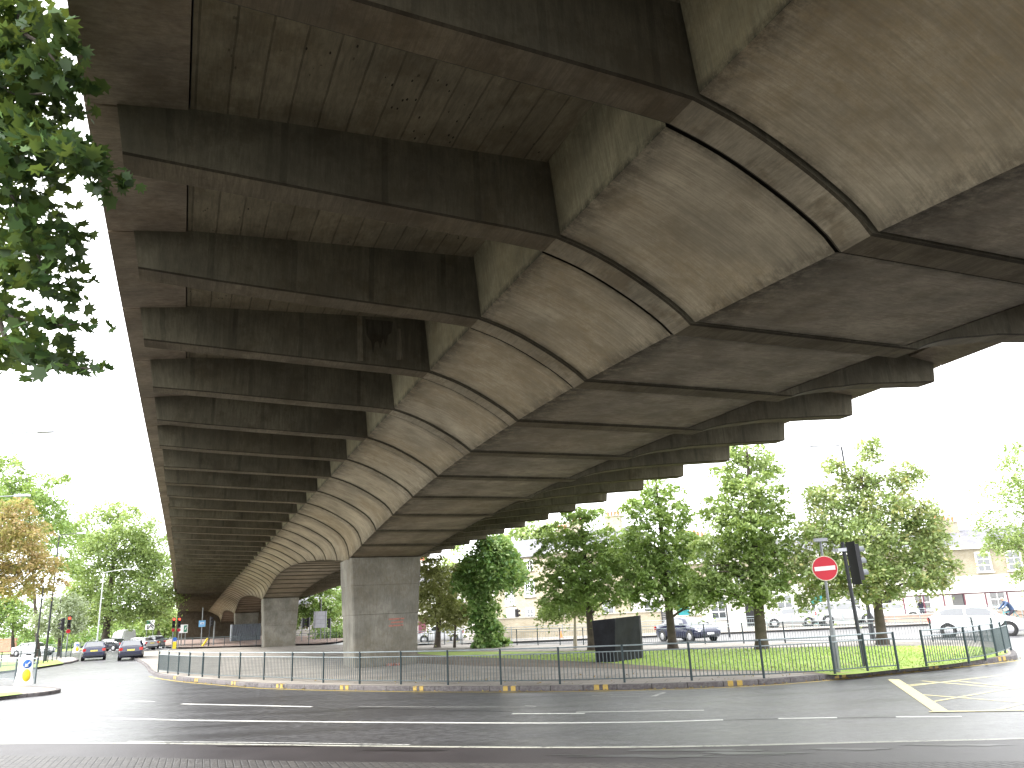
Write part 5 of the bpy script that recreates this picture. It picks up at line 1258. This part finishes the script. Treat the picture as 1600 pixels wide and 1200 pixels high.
mb.build('slats', M_DGREY, t); mb = MB(); mb.box((.04, .1, .9), (.08, .08, 1.8)); mb.box((wd - .04, .1, .9), (.08, .08, 1.8)); mb.build('posts', M_DGREY, t)
# bus shelter
a, b = gdep(1417, 60.5), gdep(1690, 55.5); wd = float(np.linalg.norm(b - a))
t = thing('bus_shelter', 'long maroon framed shelter with a pale curved roof before the houses', 'bus shelter', (a[0], a[1], 0), math.atan2(b[1] - a[1], b[0] - a[0]))
mb = MB(); nn_ = 8
mb.box((wd / 2, 0, 1.98), (wd, .1, .09)); mb.box((wd / 2, 1.5, 1.98), (wd, .08, .08)); mb.build('roof_beams', M_MAROON, t)
for i in range(nn_ + 1):
    mb = MB(); mb.box((.04 + (wd - .08) * i / nn_, 0, .97), (.1, .1, 1.94)); mb.build('post', M_MAROON, t)
for i in range(nn_):
    mb = MB(); x0, x1 = wd * i / nn_ + .1, wd * (i + 1) / nn_ - .1; mb.face([(x0, 1.5, .75), (x1, 1.5, .75), (x1, 1.5, 1.93), (x0, 1.5, 1.93)]); mb.build('glass_pane', M_CLEAR, t, fix=False)
mb = MB(); rows = [[(x, .75 - .95 * math.cos(a_), 2.03 + .5 * math.sin(a_)) for a_ in np.linspace(0, math.pi, 12)] for x in (0, wd)]; rows2 = [[(x, .75 - .92 * math.cos(a_), 2.03 + .47 * math.sin(a_)) for a_ in np.linspace(0, math.pi, 12)] for x in (0, wd)]
mb.grid(rows, None, 0, True); mb.grid(rows2[::-1], None, 0, True); mb.build('roof', M_WHITE, t, fix=False)

# ------------------------------------------------------------------ people
def person(name, label, p, rz, J, rad, cloth, legs_m, skin_m, hair_m):
    """J: joints dict in metres; one skinned body mesh, clothes coloured by height"""
    t = thing(name, label, 'person', p, rz)
    E_ = [('pelvis', 'spine'), ('spine', 'chest'), ('chest', 'neck'), ('neck', 'head'), ('head', 'crown'), ('chest', 'shL'), ('shL', 'elL'), ('elL', 'haL'), ('chest', 'shR'), ('shR', 'elR'), ('elR', 'haR'), ('pelvis', 'hiL'), ('hiL', 'knL'), ('knL', 'anL'), ('anL', 'toL'), ('pelvis', 'hiR'), ('hiR', 'knR'), ('knR', 'anR'), ('anR', 'toR')]
    names = list(J); me = bpy.data.meshes.new('body'); me.from_pydata([J[n_] for n_ in names], [(names.index(a), names.index(b)) for a, b in E_], [])
    o = bpy.data.objects.new('body', me); COL.objects.link(o); o.parent = t
    md = o.modifiers.new('skin', 'SKIN'); sv = me.skin_vertices[0].data
    for i, n_ in enumerate(names): r_ = rad[n_]; sv[i].radius = (r_, r_); sv[i].use_root = n_ == 'pelvis'
    sb = o.modifiers.new('sub', 'SUBSURF'); sb.levels = 1; sb.render_levels = 1
    mm = N('person clothing ' + name + label[:6]); 
    at = mm.n('ShaderNodeTexCoord').outputs['Object']; sp = mm.n('ShaderNodeSeparateXYZ'); mm.l(at, sp.inputs[0])
    c = mm.mix(mm.math('GREATER_THAN', sp.outputs[2], J['pelvis'][2] - .02), legs_m, cloth); c = mm.mix(mm.math('GREATER_THAN', sp.outputs[2], J['neck'][2] + .01), c, skin_m)
    c = mm.mix(mm.math('GREATER_THAN', sp.outputs[2], J['crown'][2] - .03), c, hair_m); mm.col(c); mm.rough(.8)
    me.materials.append(mm.m); return t
RADS = dict(pelvis=.14, spine=.13, chest=.16, neck=.06, head=.1, crown=.085, shL=.075, elL=.05, haL=.04, shR=.075, elR=.05, haR=.04, hiL=.1, knL=.065, anL=.045, toL=.04, hiR=.1, knR=.065, anR=.045, toR=.04)
# cyclist riding to the left: +X = forward
pc = gdep(1584, 46); hd_ = math.radians(172)
JC = dict(pelvis=(-.15, 0, .98), spine=(-.05, 0, 1.12), chest=(.16, 0, 1.34), neck=(.27, 0, 1.47), head=(.33, 0, 1.58), crown=(.34, 0, 1.68), shL=(.18, .19, 1.36), elL=(.38, .24, 1.14), haL=(.56, .22, 1.02), shR=(.18, -.19, 1.36), elR=(.38, -.24, 1.14), haR=(.56, -.22, 1.02), hiL=(-.12, .1, .92), knL=(.2, .11, .66), anL=(.04, .11, .26), toL=(.18, .11, .22), hiR=(-.12, -.1, .92), knR=(.22, -.11, .84), anR=(.08, -.11, .47), toR=(.22, -.11, .44))
person('person', 'cyclist in a blue jacket leaning forward at the right picture edge', pc, hd_, JC, RADS, (.04, .07, .14), (.03, .03, .05), (.4, .25, .18), (.5, .5, .5))
t = thing('bicycle', 'bicycle ridden by the person in the blue jacket', 'bicycle', pc, hd_)
for x in (-.5, .55):
    mb = MB(); rows = []
    mb.tube([(x + .33 * math.cos(a_), 0, .34 + .33 * math.sin(a_)) for a_ in np.linspace(0, 2 * math.pi, 25)], .018, 6, caps=False)
    for a_ in np.linspace(0, math.pi, 8): mb.tube([(x + .32 * math.cos(a_), 0, .34 + .32 * math.sin(a_)), (x - .32 * math.cos(a_), 0, .34 - .32 * math.sin(a_))], .003, 3)
    mb.build('wheel', M_TYRE, t)
mb = MB()
for a_, b_ in (((-.5, .34), (-.2, .86)), ((-.2, .86), (.38, .82)), ((.38, .9), (.55, .34)), ((.38, .76), (.02, .3)), ((.02, .3), (-.2, .86)), ((.02, .3), (-.5, .34))): mb.tube([(a_[0], 0, a_[1]), (b_[0], 0, b_[1])], .02, 6)
mb.build('frame', plain('cyan bike paint', (.05, .35, .4), .3), t)
mb = MB(); mb.tube([(.5, -.26, .98), (.4, 0, .95), (.5, .26, .98)], .015, 6); mb.tube([(.38, 0, .88), (.4, 0, .95)], .015, 6); mb.build('handlebar', M_BLACK, t)
mb = MB(); mb.box((-.22, 0, .89), (.26, .14, .05)); mb.build('saddle', M_BLACK, t, bevel=.02)
JS = dict(pelvis=(0, 0, .95), spine=(0, 0, 1.12), chest=(.01, 0, 1.34), neck=(.02, 0, 1.5), head=(.04, 0, 1.62), crown=(.04, 0, 1.73), shL=(0, .19, 1.4), elL=(.0, .25, 1.14), haL=(.1, .24, .9), shR=(0, -.19, 1.4), elR=(.0, -.25, 1.14), haR=(.1, -.24, .9), hiL=(0, .1, .9), knL=(.02, .11, .5), anL=(0, .11, .09), toL=(.14, .12, .04), hiR=(0, -.1, .9), knR=(.02, -.11, .5), anR=(0, -.11, .09), toR=(.14, -.12, .04))
pw = gdep(1444, 60.9); pw[2] = 0
person('person', 'person in dark clothes waiting under the maroon shelter', pw, math.radians(-80), JS, RADS, (.05, .05, .08), (.04, .04, .06), (.4, .26, .2), (.05, .03, .02))
